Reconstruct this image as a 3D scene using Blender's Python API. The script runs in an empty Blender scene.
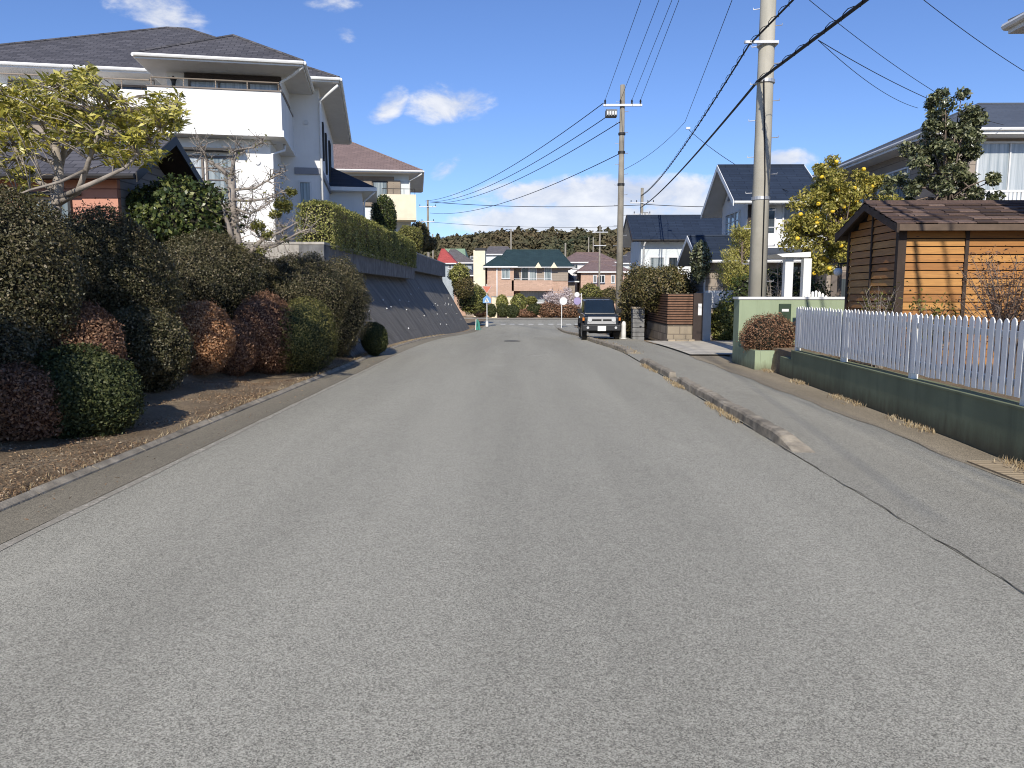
import bpy, bmesh, math, random
import numpy as np
from mathutils import Vector, Matrix, Euler

SC = bpy.context.scene
COL = SC.collection
R = math.radians

# ------------------------------------------------------------------ camera survey
F = 760.0
PITCH = math.atan(91 / 760.0)
YAW = math.atan(12 / 765.0)
EYE = Vector((0, 0, 1.7))
_ca, _sa, _cp, _sp = math.cos(YAW), math.sin(YAW), math.cos(PITCH), math.sin(PITCH)
_r = Vector((_ca, _sa, 0)); _f = Vector((-_sa * _cp, _ca * _cp, -_sp)); _u = Vector((-_sa * _sp, _ca * _sp, _cp))

def S(px, py, Y):
    """world point seen at a photo pixel at road distance Y (used as a measuring aid)"""
    d = _f + _r * ((px - 512) / F) + _u * ((384 - py) / F)
    return EYE + d * (Y / d.y)

def g(Y):
    """road height: level near the camera, dipping towards the junction"""
    t = min(1, max(0, (Y - 20) / 45.0))
    return -1.25 * t * t * (3 - 2 * t)

# ------------------------------------------------------------------ mesh helpers
class MB:
    def __init__(s):
        s.v = []; s.f = []; s.m = []; s.M = None
    def add(s, vs, fs, m=0):
        b = len(s.v)
        if s.M is not None:
            vs = [s.M @ Vector(p) for p in vs]
        s.v += [tuple(p) for p in vs]
        s.f += [tuple(i + b for i in q) for q in fs]
        s.m += [m] * len(fs)
        return s
    def box(s, x0, x1, y0, y1, z0, z1, m=0):
        if x0 > x1: x0, x1 = x1, x0
        if y0 > y1: y0, y1 = y1, y0
        v = [(x0, y0, z0), (x1, y0, z0), (x1, y1, z0), (x0, y1, z0), (x0, y0, z1), (x1, y0, z1), (x1, y1, z1), (x0, y1, z1)]
        return s.add(v, [(0, 3, 2, 1), (4, 5, 6, 7), (0, 1, 5, 4), (1, 2, 6, 5), (2, 3, 7, 6), (3, 0, 4, 7)], m)
    def quad(s, a, b, c, d, m=0):
        return s.add([a, b, c, d], [(0, 1, 2, 3)], m)
    def poly(s, pts, m=0):
        return s.add(pts, [tuple(range(len(pts)))], m)
    def prism(s, pts, vec, m=0):
        """extrude polygon pts along vec"""
        n = len(pts); vec = Vector(vec)
        v = [Vector(p) for p in pts]; v += [p + vec for p in v]
        fs = [tuple(range(n))[::-1], tuple(range(n, 2 * n))] + [(i, (i + 1) % n, n + (i + 1) % n, n + i) for i in range(n)]
        return s.add(v, fs, m)
    def tube(s, pts, r, n=8, m=0, caps=True):
        pts = [Vector(p) for p in pts]
        rs = r if isinstance(r, (list, tuple)) else [r] * len(pts)
        vs = []; fs = []
        ref = None
        for i, p in enumerate(pts):
            t = (pts[min(i + 1, len(pts) - 1)] - pts[max(i - 1, 0)])
            if t.length < 1e-9: t = Vector((0, 0, 1))
            t.normalize()
            if ref is None:
                ref = Vector((0, 0, 1)) if abs(t.z) < .9 else Vector((1, 0, 0))
            a = t.cross(ref)
            if a.length < 1e-6: a = t.cross(Vector((0, 1, 0.1)))
            a.normalize(); b = t.cross(a)
            ref = -b if False else a.cross(t)
            for k in range(n):
                an = 2 * math.pi * k / n
                vs.append(p + (a * math.cos(an) + b * math.sin(an)) * rs[i])
        for i in range(len(pts) - 1):
            for k in range(n):
                k2 = (k + 1) % n
                fs.append((i * n + k, i * n + k2, (i + 1) * n + k2, (i + 1) * n + k))
        if caps:
            fs.append(tuple(range(n))[::-1]); fs.append(tuple((len(pts) - 1) * n + k for k in range(n)))
        return s.add(vs, fs, m)
    def lathe(s, prof, n=16, m=0, c=(0, 0, 0)):
        vs = []; fs = []
        for r, z in prof:
            for k in range(n):
                a = 2 * math.pi * k / n
                vs.append((c[0] + r * math.cos(a), c[1] + r * math.sin(a), c[2] + z))
        for i in range(len(prof) - 1):
            for k in range(n):
                k2 = (k + 1) % n
                fs.append((i * n + k, i * n + k2, (i + 1) * n + k2, (i + 1) * n + k))
        fs.append(tuple(range(n))[::-1]); fs.append(tuple((len(prof) - 1) * n + k for k in range(n)))
        return s.add(vs, fs, m)
    def ball(s, c, r, n=12, m=0):
        rx, ry, rz = r if isinstance(r, (list, tuple)) else (r, r, r)
        prof = [(math.sin(math.pi * i / (n // 2 + 1)), -math.cos(math.pi * i / (n // 2 + 1))) for i in range(1, n // 2 + 1)]
        old = s.M
        T = Matrix.Translation(c) @ Matrix.Diagonal((rx, ry, rz, 1))
        s.M = T if old is None else old @ T
        s.lathe(prof, n, m); s.M = old
        return s
    def disc(s, c, r, normal, th=.02, n=20, m=0):
        nrm = Vector(normal).normalized()
        return s.tube([Vector(c) - nrm * th / 2, Vector(c) + nrm * th / 2], r, n, m)
    def build(s, name, mats, parent=None, origin=None, smooth=False, bevel=0, label=None):
        if not isinstance(mats, (list, tuple)): mats = [mats]
        v = np.array(s.v, dtype=np.float64).reshape(-1, 3)
        if origin is not None: v = v - np.array(origin, dtype=np.float64)
        me = bpy.data.meshes.new(name)
        me.from_pydata(v.tolist(), [], s.f)
        for m in mats: me.materials.append(m)
        if len(mats) > 1: me.polygons.foreach_set('material_index', s.m)
        uvmap(me, v)
        if smooth: me.shade_smooth()
        o = bpy.data.objects.new(name, me); COL.objects.link(o)
        if origin is not None: o.location = origin
        if parent: o.parent = parent
        if bevel:
            b = o.modifiers.new('soft_edge', 'BEVEL'); b.width = bevel; b.segments = 2; b.limit_method = 'ANGLE'
        if label: o['label'] = label
        return o

def uvmap(me, v):
    """metric UVs: u along the horizontal of each face, v up its slope"""
    n = len(me.polygons)
    if not n: return
    nor = np.empty(n * 3); me.polygons.foreach_get('normal', nor); nor = nor.reshape(-1, 3)
    tot = np.empty(n, dtype=np.int32); me.polygons.foreach_get('loop_total', tot)
    li = np.empty(len(me.loops), dtype=np.int32); me.loops.foreach_get('vertex_index', li)
    t = np.stack([-nor[:, 1], nor[:, 0], np.zeros(n)], 1)
    ln = np.linalg.norm(t, axis=1)
    flat = ln < 1e-3
    t[flat] = (1, 0, 0); ln[flat] = 1
    t /= ln[:, None]
    b = np.cross(nor, t)
    pi = np.repeat(np.arange(n), tot)
    P = v[li]
    uv = np.stack([(P * t[pi]).sum(1), (P * b[pi]).sum(1)], 1)
    l = me.uv_layers.new(name='UVMap')
    l.data.foreach_set('uv', uv.ravel().astype(np.float32))

def fastmesh(name, verts, quads, mats, midx=None):
    me = bpy.data.meshes.new(name)
    nv, nq = len(verts), len(quads)
    me.vertices.add(nv); me.vertices.foreach_set('co', np.asarray(verts, dtype=np.float32).ravel())
    me.loops.add(nq * 4); me.loops.foreach_set('vertex_index', np.asarray(quads, dtype=np.int32).ravel())
    me.polygons.add(nq)
    me.polygons.foreach_set('loop_start', np.arange(0, nq * 4, 4, dtype=np.int32))
    try: me.polygons.foreach_set('loop_total', np.full(nq, 4, dtype=np.int32))
    except Exception: pass
    for m in mats: me.materials.append(m)
    if midx is not None: me.polygons.foreach_set('material_index', np.asarray(midx, dtype=np.int32))
    me.update(calc_edges=True)
    return me

def tag(o, label=None, cat=None, group=None, kind=None):
    if label: o['label'] = label
    if cat: o['category'] = cat
    if group: o['group'] = group
    if kind: o['kind'] = kind
    return o

def thing(name, label, cat, loc=(0, 0, 0), rz=0, group=None):
    o = bpy.data.objects.new(name, None); COL.objects.link(o)
    o.location = loc; o.rotation_euler = (0, 0, rz); o.empty_display_size = .3
    return tag(o, label, cat, group)

def copy_tree(o, parent=None):
    c = o.copy(); COL.objects.link(c); c.parent = parent
    for ch in list(o.children): copy_tree(ch, c)
    return c

# ------------------------------------------------------------------ materials
def nodes(name):
    m = bpy.data.materials.new(name); m.use_nodes = True
    nt = m.node_tree; nt.nodes.clear()
    out = nt.nodes.new('ShaderNodeOutputMaterial')
    b = nt.nodes.new('ShaderNodeBsdfPrincipled')
    nt.links.new(b.outputs[0], out.inputs[0])
    return m, nt, b, out

def N(nt, t, ins=None, **kw):
    n = nt.nodes.new('ShaderNode' + t)
    for k, v in kw.items(): setattr(n, k, v)
    if ins:
        for k, v in ins.items():
            if isinstance(v, bpy.types.NodeSocket): nt.links.new(v, n.inputs[k])
            else: n.inputs[k].default_value = v
    return n

def c4(c, k=1.0): return (min(1, c[0] * k), min(1, c[1] * k), min(1, c[2] * k), 1)

def ramp(nt, fac, stops):
    r = N(nt, 'ValToRGB', {'Fac': fac})
    e = r.color_ramp.elements
    while len(e) < len(stops): e.new(.5)
    for i, (p, c) in enumerate(stops):
        e[i].position = p; e[i].color = c4(c) if len(c) == 3 else c
    return r.outputs['Color']

def mixc(nt, fac, a, b, blend='MIX'):
    n = N(nt, 'Mix', data_type='RGBA', blend_type=blend)
    for sock, v in ((n.inputs[0], fac), (n.inputs[6], a), (n.inputs[7], b)):
        if isinstance(v, bpy.types.NodeSocket): nt.links.new(v, sock)
        else: sock.default_value = v if not isinstance(v, tuple) or len(v) == 4 else c4(v)
    return n.outputs[2]

def coord(nt, kind='Object', scale=(1, 1, 1)):
    tc = N(nt, 'TexCoord')
    mp = N(nt, 'Mapping', {'Vector': tc.outputs[kind], 'Scale': scale})
    return mp.outputs[0]

def noise(nt, vec, scale, detail=4, rough=.55, dist=0):
    return N(nt, 'TexNoise', {'Vector': vec, 'Scale': scale, 'Detail': detail, 'Roughness': rough, 'Distortion': dist}).outputs['Fac']

def contrast(nt, f, lo, hi):
    return N(nt, 'MapRange', {'Value': f, 'From Min': lo, 'From Max': hi}).outputs[0]

def setbump(nt, b, h, strength=.3, dist=.02):
    bp = N(nt, 'Bump', {'Height': h, 'Strength': strength, 'Distance': dist})
    nt.links.new(bp.outputs[0], b.inputs['Normal'])

def M(name, col, rough=.7, var=.12, scale=3, bump=0, bscale=40, metal=0, spec=.35, dirt=0, dirtcol=(.12, .1, .08), streak=False, kind='Object', splash=0):
    m, nt, b, out = nodes(name)
    v = coord(nt, kind)
    f = contrast(nt, noise(nt, v, scale, 5), .3, .7)
    c = mixc(nt, f, c4(col, 1 - var), c4(col, 1 + var))
    if dirt:
        sv = coord(nt, kind, (2.5, 2.5, .35) if streak else (1, 1, 1))
        d = contrast(nt, noise(nt, sv, 1.6, 6, .65), .5, .8)
        d = N(nt, 'Math', {0: d, 1: dirt}, operation='MULTIPLY').outputs[0]
        c = mixc(nt, d, c, c4(dirtcol))
    if splash:      # soil splashed and algae grown up from the foot, rain runs from the top
        z = N(nt, 'SeparateXYZ', {0: coord(nt)}).outputs[2]
        w = N(nt, 'Math', {0: z, 1: N(nt, 'Math', {0: noise(nt, coord(nt, 'Object', (3, 3, .6)), 2.2, 6, .7), 1: .42}, operation='MULTIPLY').outputs[0]}, operation='SUBTRACT').outputs[0]
        k = N(nt, 'MapRange', {'Value': w, 'From Min': -.16, 'From Max': .06, 'To Min': splash, 'To Max': 0.0}).outputs[0]
        c = mixc(nt, k, c, (.10, .085, .05, 1))
    nt.links.new(c, b.inputs['Base Color'])
    b.inputs['Roughness'].default_value = rough; b.inputs['Metallic'].default_value = metal
    b.inputs['Specular IOR Level'].default_value = spec
    if bump: setbump(nt, b, noise(nt, v, bscale, 4), bump, .01)
    return m

def tiles(name, col, w=.3, h=.2, var=.25, mortar=(.02, .02, .02), msize=.012, rough=.6, bump=.5, offs=.5, smooth=.1, spec=.3, dirt=.25):
    m, nt, b, out = nodes(name)
    v = coord(nt, 'UV')
    wob = noise(nt, v, 3, 3)
    br = N(nt, 'TexBrick', {'Vector': v, 'Color1': c4(col, 1 - var), 'Color2': c4(col, 1 + var), 'Mortar': c4(mortar), 'Scale': 1.0,
                            'Mortar Size': msize, 'Mortar Smooth': smooth, 'Bias': 0.0, 'Brick Width': w, 'Row Height': h}, offset=offs)
    c = mixc(nt, N(nt, 'Math', {0: contrast(nt, noise(nt, coord(nt, 'Object'), .7, 5, .6), .4, .75), 1: dirt}, operation='MULTIPLY').outputs[0], br.outputs['Color'], c4(col, .45))
    c = mixc(nt, .35, c, mixc(nt, wob, c4(col, .6), c4(col, 1.4)))
    nt.links.new(c, b.inputs['Base Color'])
    b.inputs['Roughness'].default_value = rough; b.inputs['Specular IOR Level'].default_value = spec
    # every course overlaps the one below: saw-tooth height along the slope
    sx = N(nt, 'SeparateXYZ', {0: v})
    saw = N(nt, 'Math', {0: N(nt, 'Math', {0: sx.outputs[1], 1: 1.0 / h}, operation='MULTIPLY').outputs[0]}, operation='FRACT').outputs[0]
    hgt = N(nt, 'Math', {0: N(nt, 'Math', {0: br.outputs['Fac'], 1: -1.0}, operation='MULTIPLY').outputs[0], 1: N(nt, 'Math', {0: saw, 1: -.6}, operation='MULTIPLY').outputs[0]}, operation='ADD').outputs[0]
    setbump(nt, b, hgt, bump, .02)
    return m

def leafmat(name, stops, rough=.45, trans=.25, patch=.5, pscale=1.6, spec=.4, patchcol=None):
    m, nt, b, out = nodes(name)
    geo = N(nt, 'NewGeometry')
    c = ramp(nt, geo.outputs['Random Per Island'], stops)
    p = contrast(nt, noise(nt, coord(nt, 'Object'), pscale, 3), .38, .66)
    dark = mixc(nt, .55, c, c4(patchcol if patchcol else stops[0][1]))
    c = mixc(nt, N(nt, 'Math', {0: p, 1: patch}, operation='MULTIPLY').outputs[0], c, dark)
    nt.links.new(c, b.inputs['Base Color'])
    b.inputs['Roughness'].default_value = rough; b.inputs['Specular IOR Level'].default_value = spec
    tr = N(nt, 'BsdfTranslucent', {'Color': c})
    mx = N(nt, 'MixShader', {0: trans})
    nt.links.new(b.outputs[0], mx.inputs[1]); nt.links.new(tr.outputs[0], mx.inputs[2])
    nt.links.new(mx.outputs[0], out.inputs[0])
    return m

def asphalt(name, base, lo=.8, hi=1.18, seam=False, stain=.35, grain=1.0):
    """aggregate stones in a dark binder, long wheel bands, patches and stains"""
    m, nt, b, out = nodes(name)
    v = coord(nt)
    def stones(scale):
        vo = N(nt, 'TexVoronoi', {'Vector': v, 'Scale': scale})
        return N(nt, 'SeparateColor', {0: vo.outputs['Color']}).outputs[0]
    s1 = stones(185.0); s2 = stones(95.0)
    c = mixc(nt, s1, c4(base, 1 - .72 * grain), c4(base, 1 + .72 * grain))
    c = mixc(nt, .30, c, mixc(nt, s2, c4(base, .55), c4(base, 1.45)))
    mott = contrast(nt, noise(nt, v, 7, 9, .78), .32, .68)
    c = mixc(nt, 1.0, c, mixc(nt, mott, (.90,) * 3, (1.10,) * 3), 'MULTIPLY')
    band = contrast(nt, noise(nt, coord(nt, 'Object', (1, .07, 1)), .8, 4, .55), .35, .66)
    c = mixc(nt, 1.0, c, mixc(nt, band, (lo,) * 3, (hi,) * 3), 'MULTIPLY')
    blot = contrast(nt, noise(nt, coord(nt, 'Object', (1, .4, 1)), 1.1, 7, .65), .54, .78)
    c = mixc(nt, N(nt, 'Math', {0: blot, 1: stain}, operation='MULTIPLY').outputs[0], c, c4(base, .55))
    pale = contrast(nt, noise(nt, coord(nt, 'Object', (1, .5, 1)), .75, 6, .6), .62, .74)
    c = mixc(nt, N(nt, 'Math', {0: pale, 1: .22}, operation='MULTIPLY').outputs[0], c, c4(base, 1.55))
    nt.links.new(c, b.inputs['Base Color'])
    b.inputs['Roughness'].default_value = .88; b.inputs['Specular IOR Level'].default_value = .2
    setbump(nt, b, s1, .12, .003)
    return m

def mat_all():
    m = {}
    m['road'] = asphalt('road_asphalt', (.42, .398, .322), .82, 1.15, stain=.28)
    m['walk'] = asphalt('pavement_asphalt', (.40, .377, .305), .78, 1.15, stain=.5)
    m['gutter'] = asphalt('gutter_concrete', (.31, .275, .205), .7, 1.15, stain=.6)
    m['kerb'] = M('kerb_concrete', (.33, .285, .215), .9, .4, 6, .8, 40, dirt=.8, dirtcol=(.07, .065, .05))
    m['verge'] = asphalt('verge_concrete', (.40, .335, .235), .6, 1.25, stain=.7)
    m['strip'] = M('strip_concrete', (.48, .42, .315), .9, .4, 5, .5, 50, dirt=.85, dirtcol=(.09, .075, .05))
    m['drive'] = M('driveway_concrete', (.58, .53, .43), .85, .15, 2, .3, 60, dirt=.5, dirtcol=(.2, .17, .13))
    # earth with needle litter
    mm, nt, b, out = nodes('bank_earth')
    v = coord(nt)
    a = contrast(nt, noise(nt, v, 1.3, 6, .6), .35, .7); f = contrast(nt, noise(nt, v, 28, 5, .75), .3, .7)
    c = mixc(nt, a, (.31, .232, .15), (.54, .425, .29)); c = mixc(nt, f, mixc(nt, .5, c, (.08, .05, .03)), c)
    nt.links.new(c, b.inputs['Base Color']); b.inputs['Roughness'].default_value = .95; b.inputs['Specular IOR Level'].default_value = .1
    setbump(nt, b, f, .9, .03); m['earth'] = mm
    # worn paint: paint flakes over asphalt
    for key, lo, hi, col in (('wornpaint', .50, .57, (.58, .53, .43)), ('paint', .2, .26, (.78, .78, .75))):
        mm, nt, b, out = nodes('road_' + key)
        v = coord(nt)
        f = contrast(nt, noise(nt, v, 26, 6, .75), lo, hi)
        if key == 'wornpaint': f = N(nt, 'Math', {0: f, 1: contrast(nt, noise(nt, v, 3.2, 5, .7), .38, .58)}, operation='MULTIPLY').outputs[0]
        c = mixc(nt, f, mixc(nt, noise(nt, v, 90, 2), (.24, .215, .165), (.40, .365, .29)), c4(col))
        nt.links.new(c, b.inputs['Base Color']); b.inputs['Roughness'].default_value = .85; m[key] = mm
    m['white_wall'] = M('white_stucco', (.80, .79, .765), .85, .03, 2, .15, 90, dirt=.2, dirtcol=(.45, .43, .4), streak=True)
    m['white'] = M('white_paint', (.78, .78, .76), .5, .05, 4, 0, dirt=.12, dirtcol=(.4, .38, .34), streak=True)
    m['fence_white'] = M('fence_paint', (.90, .88, .82), .45, .05, 6, .1, 60, dirt=.12, dirtcol=(.42, .42, .36), streak=True)
    m['cream'] = M('cream_render', (.78, .70, .52), .85, .06, 2, .15, 80, dirt=.1)
    m['soffit'] = M('soffit_board', (.62, .60, .57), .7, .05)
    m['slate'] = tiles('grey_slates', (.105, .10, .105), .32, .2, .35, (.015, .015, .018))
    m['navy'] = tiles('navy_slates', (.030, .042, .065), .9, .22, .2, (.008, .01, .016), rough=.5)
    m['brown_tile'] = tiles('brown_tiles', (.25, .18, .158), .4, .25, .18, (.05, .025, .02))
    m['green_tile'] = tiles('green_tiles', (.035, .06, .06), .6, .3, .2, (.012, .03, .03), rough=.45)
    m['red_tile'] = tiles('red_tiles', (.48, .10, .085), .5, .3, .15, (.15, .03, .03))
    m['grey_tile'] = tiles('grey_tiles', (.16, .145, .14), .5, .3, .2, (.05, .045, .04))
    m['mint_tile'] = tiles('mint_roof', (.30, .42, .27), .6, .3, .1, (.15, .2, .14))
    m['pink_tile'] = tiles('faded_tiles', (.24, .165, .145), .4, .25, .2, (.07, .05, .04))
    m['shingle'] = tiles('wood_shingles', (.115, .068, .05), .34, .26, .45, (.012, .008, .006), .018, .85, 1.0, dirt=.5)
    m['brick'] = tiles('terracotta_cladding', (.54, .37, .275), .45, .14, .12, (.4, .24, .17), .012, .85, .3)
    m['redwall'] = tiles('red_board_cladding', (.55, .27, .19), 3.0, .19, .06, (.16, .07, .05), .014, .8, .35)
    m['siding'] = tiles('grey_lap_siding', (.30, .285, .27), 3.0, .17, .06, (.1, .095, .09), .014, .8, .5)
    m['taupe'] = tiles('taupe_siding', (.34, .285, .232), 3.0, .3, .06, (.08, .07, .06), .012, .85, .25)
    m['paleblue'] = M('pale_render', (.66, .70, .70), .85, .05, 2)
    m['block'] = M('weathered_block', (.42, .39, .34), .9, .3, 3, .5, 40, dirt=.75, dirtcol=(.05, .048, .045), streak=True)
    m['block_shaded'] = M('shaded_streaked_concrete', (.17, .168, .165), .9, .35, 2.5, .5, 40, dirt=.95, dirtcol=(.025, .025, .027), streak=True)  # base darkened for the shade on the road side; streaks are weathering
    # grooved retaining wall
    mm, nt, b, out = nodes('grooved_retaining_concrete')
    uv = coord(nt, 'UV'); sx = N(nt, 'SeparateXYZ', {0: uv})
    def stripes(s, per, lo, hi):
        fr = N(nt, 'Math', {0: N(nt, 'Math', {0: s, 1: 1.0 / per}, operation='MULTIPLY').outputs[0]}, operation='FRACT').outputs[0]
        tri = N(nt, 'Math', {0: N(nt, 'Math', {0: fr, 1: .5}, operation='SUBTRACT').outputs[0]}, operation='ABSOLUTE').outputs[0]
        return contrast(nt, tri, lo, hi)
    gx = stripes(sx.outputs[0], .24, .30, .42); gy = stripes(sx.outputs[1], .52, .0, .05)
    st = contrast(nt, noise(nt, coord(nt, 'UV', (1.2, .35, 1)), 1.4, 6, .65), .35, .72)
    c = mixc(nt, st, (.15, .138, .118), (.37, .342, .295))
    c = mixc(nt, contrast(nt, noise(nt, uv, 22, 4, .7), .35, .7), mixc(nt, .5, c, (.02, .02, .02)), c)
    c = mixc(nt, N(nt, 'Math', {0: gx, 1: .8}, operation='MULTIPLY').outputs[0], c, mixc(nt, .7, c, (.05, .046, .04)))
    nt.links.new(c, b.inputs['Base Color']); b.inputs['Roughness'].default_value = .9
    setbump(nt, b, N(nt, 'Math', {0: gx, 1: gy}, operation='MULTIPLY').outputs[0], .8, .03); m['retaining'] = mm
    m['greenwall'] = M('green_stucco', (.31, .37, .24), .9, .06, 2, .2, 90, dirt=.45, dirtcol=(.15, .18, .115), streak=True, splash=.75)
    m['darkgreen'] = M('dark_green_stucco', (.20, .225, .135), .9, .15, 1.5, .25, 80, dirt=.6, dirtcol=(.08, .09, .06), streak=True, splash=.8)
    m['mailbox'] = M('mailbox_green', (.035, .06, .035), .5, .05)
    # boards of the shed
    mm, nt, b, out = nodes('stained_boards')
    v = coord(nt, 'Object', (.7, .7, 9)); geo = N(nt, 'NewGeometry')
    gr = noise(nt, v, 3.5, 7, .65, .5)
    c = ramp(nt, geo.outputs['Random Per Island'], [(0, (.34, .14, .03)), (.5, (.47, .21, .046)), (1, (.57, .29, .075))])
    c = mixc(nt, contrast(nt, gr, .35, .72), mixc(nt, .45, c, (.12, .05, .015)), c)
    kn = N(nt, 'TexVoronoi', {'Vector': coord(nt, 'Object', (1.1, 1.1, 4.5)), 'Scale': 2.6}).outputs['Distance']
    c = mixc(nt, contrast(nt, kn, .035, .11), (.07, .028, .01), c)
    nt.links.new(c, b.inputs['Base Color']); b.inputs['Roughness'].default_value = .6; setbump(nt, b, gr, .3, .01); m['boards'] = mm
    m['shedtrim'] = M('dark_brown_trim', (.045, .03, .022), .7, .3, 5, .3)
    m['fascia_brown'] = M('brown_fascia', (.12, .085, .06), .7, .2, 5)
    m['slat'] = M('brown_slats', (.19, .10, .06), .6, .25, 6, .2)
    m['darkpost'] = M('dark_brown_post', (.04, .028, .024), .6, .2)
    m['bluegrey'] = M('blue_grey_panel', (.36, .40, .42), .7, .12, 3, dirt=.4, dirtcol=(.2, .23, .23), streak=True)
    m['stone'] = tiles('stone_block', (.36, .30, .22), .45, .3, .3, (.12, .1, .08), .02, .9, .5)
    m['greystone'] = M('grey_stone', (.2, .2, .195), .9, .3, 4, .5)
    m['pole'] = M('pole_concrete', (.46, .43, .355), .85, .12, 1.5, .2, 60, dirt=.5, dirtcol=(.2, .2, .15), streak=True)
    m['pole_old'] = M('old_pole_concrete', (.27, .245, .20), .9, .25, 2, .3, 60, dirt=.6, dirtcol=(.12, .10, .08), streak=True)
    m['galv'] = M('galvanised_steel', (.5, .5, .5), .45, .1, 8, metal=.6)
    m['black'] = M('black_rubber', (.012, .012, .013), .6, .1)
    m['cable'] = M('cable_sheath', (.014, .014, .016), .6, .1)
    m['darkmetal'] = M('dark_metal', (.03, .028, .027), .5, .1)
    m['brownframe'] = M('bronze_frame', (.16, .13, .11), .5, .08)
    m['alu'] = M('white_aluminium', (.68, .68, .67), .4, .04)
    m['beam'] = M('brown_beam', (.11, .075, .06), .7, .15)
    m['greytrim'] = M('grey_trim', (.27, .275, .30), .7, .08)
    m['shutter'] = tiles('beige_shutter', (.33, .27, .21), 2.0, .07, .05, (.15, .12, .09), .01, .7, .5)
    # glass panes: dark room, curtain folds and a glossy face
    for key, ca, cb in (('glass', (.02, .026, .032), (.06, .072, .08)), ('curtain', (.30, .34, .36), (.50, .53, .54)), ('lace', (.12, .15, .16), (.34, .38, .38)), ('blind', (.16, .14, .13), (.24, .22, .2))):
        mm, nt, b, out = nodes('pane_' + key)
        uv = coord(nt, 'UV', (9, .25, 1))
        f = contrast(nt, noise(nt, uv, 1.2, 3), .38, .62)
        nt.links.new(mixc(nt, f, c4(ca), c4(cb)), b.inputs['Base Color'])
        b.inputs['Roughness'].default_value = .08; b.inputs['Specular IOR Level'].default_value = .5; m['p_' + key] = mm
    m['bark_pale'] = M('pale_bark', (.30, .26, .22), .9, .35, 7, .8, 25, dirt=.6, dirtcol=(.09, .075, .06))
    m['bark'] = M('brown_bark', (.20, .155, .125), .9, .4, 8, .9, 25, dirt=.6, dirtcol=(.05, .04, .035))
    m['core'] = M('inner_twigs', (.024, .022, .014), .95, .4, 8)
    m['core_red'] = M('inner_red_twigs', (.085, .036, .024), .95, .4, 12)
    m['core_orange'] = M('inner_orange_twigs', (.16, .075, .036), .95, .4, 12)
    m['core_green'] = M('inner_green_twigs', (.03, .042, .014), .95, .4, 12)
    m['holly'] = leafmat('small_dark_leaves', [(0, (.03, .034, .015)), (.45, (.085, .085, .036)), (.8, (.15, .13, .066)), (1, (.34, .28, .18))], .45, .15, .6, 1.5, .35, (.13, .10, .05))
    m['darkleaf'] = leafmat('glossy_green_leaves', [(0, (.024, .038, .013)), (.5, (.06, .088, .026)), (.85, (.14, .165, .045)), (1, (.32, .32, .10))], .35, .2, .4)
    m['redleaf'] = leafmat('red_winter_leaves', [(0, (.10, .052, .028)), (.5, (.27, .14, .078)), (1, (.45, .27, .16))], .6, .15, .4)
    m['orangeleaf'] = leafmat('orange_winter_leaves', [(0, (.26, .12, .05)), (.5, (.52, .27, .13)), (1, (.68, .43, .24))], .6, .15, .4)
    m['moss'] = leafmat('moss_green_leaves', [(0, (.022, .034, .011)), (.5, (.062, .078, .022)), (1, (.13, .135, .045))], .6, .15, .4)
    m['olivemoss'] = leafmat('olive_mound_leaves', [(0, (.05, .055, .014)), (.5, (.15, .145, .04)), (1, (.27, .24, .085))], .6, .15, .4)
    m['olive'] = leafmat('olive_leaves', [(0, (.09, .10, .02)), (.5, (.20, .20, .05)), (1, (.36, .32, .11))], .5, .2, .4)
    m['yellowleaf'] = leafmat('yellow_green_leaves', [(0, (.09, .11, .02)), (.25, (.27, .26, .04)), (.6, (.60, .53, .09)), (1, (.88, .80, .28))], .38, .35, .3, 2.2, .5, (.03, .04, .012))
    m['hedge'] = leafmat('hedge_leaves', [(0, (.08, .10, .025)), (.5, (.27, .28, .07)), (.85, (.5, .47, .15)), (1, (.66, .59, .25))], .45, .22, .4)
    m['citrus'] = leafmat('citrus_leaves', [(0, (.15, .16, .03)), (.35, (.46, .42, .095)), (.85, (.52, .45, .11)), (1, (.68, .57, .22))], .4, .28, .45, 1.8, .5, (.04, .045, .012))
    m['fruit'] = M('yellow_fruit', (.86, .58, .05), .45, .12, 20)
    m['ever'] = leafmat('dark_evergreen_leaves', [(0, (.05, .062, .03)), (.5, (.14, .16, .072)), (.85, (.30, .31, .16)), (1, (.5, .48, .3))], .33, .15, .4, spec=.6)
    m['conifer'] = leafmat('yellow_conifer_sprays', [(0, (.2, .2, .04)), (.5, (.48, .45, .11)), (1, (.72, .64, .25))], .6, .3, .4)
    m['mixed'] = leafmat('brownish_shrub_leaves', [(0, (.06, .06, .02)), (.5, (.16, .135, .05)), (.85, (.29, .22, .10)), (1, (.42, .32, .18))], .45, .25, .55, 1.2, .4, (.06, .09, .022))
    m['plum'] = leafmat('white_blossom', [(0, (.45, .37, .36)), (.6, (.72, .63, .61)), (1, (.85, .79, .77))], .7, .3, .3)
    m['forest'] = leafmat('forest_foliage', [(0, (.055, .072, .045)), (.5, (.10, .11, .06)), (1, (.155, .14, .08))], .8, .15, .8, .05, .1, (.22, .13, .075))
    m['straw'] = leafmat('dry_straw', [(0, (.22, .15, .08)), (.5, (.42, .32, .18)), (1, (.62, .53, .36))], .8, .2, .3)
    m['litter'] = leafmat('fallen_needles', [(0, (.11, .065, .035)), (.5, (.30, .19, .105)), (.92, (.48, .34, .2)), (1, (.66, .54, .38))], .85, .05, .4)
    m['carbody'] = M('dark_car_paint', (.012, .016, .022), .25, .05, spec=.6)
    m['carpanel'] = M('white_car_panel', (.42, .42, .42), .3, .03)
    m['bumper'] = M('grey_bumper', (.022, .023, .026), .55, .08)
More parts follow.
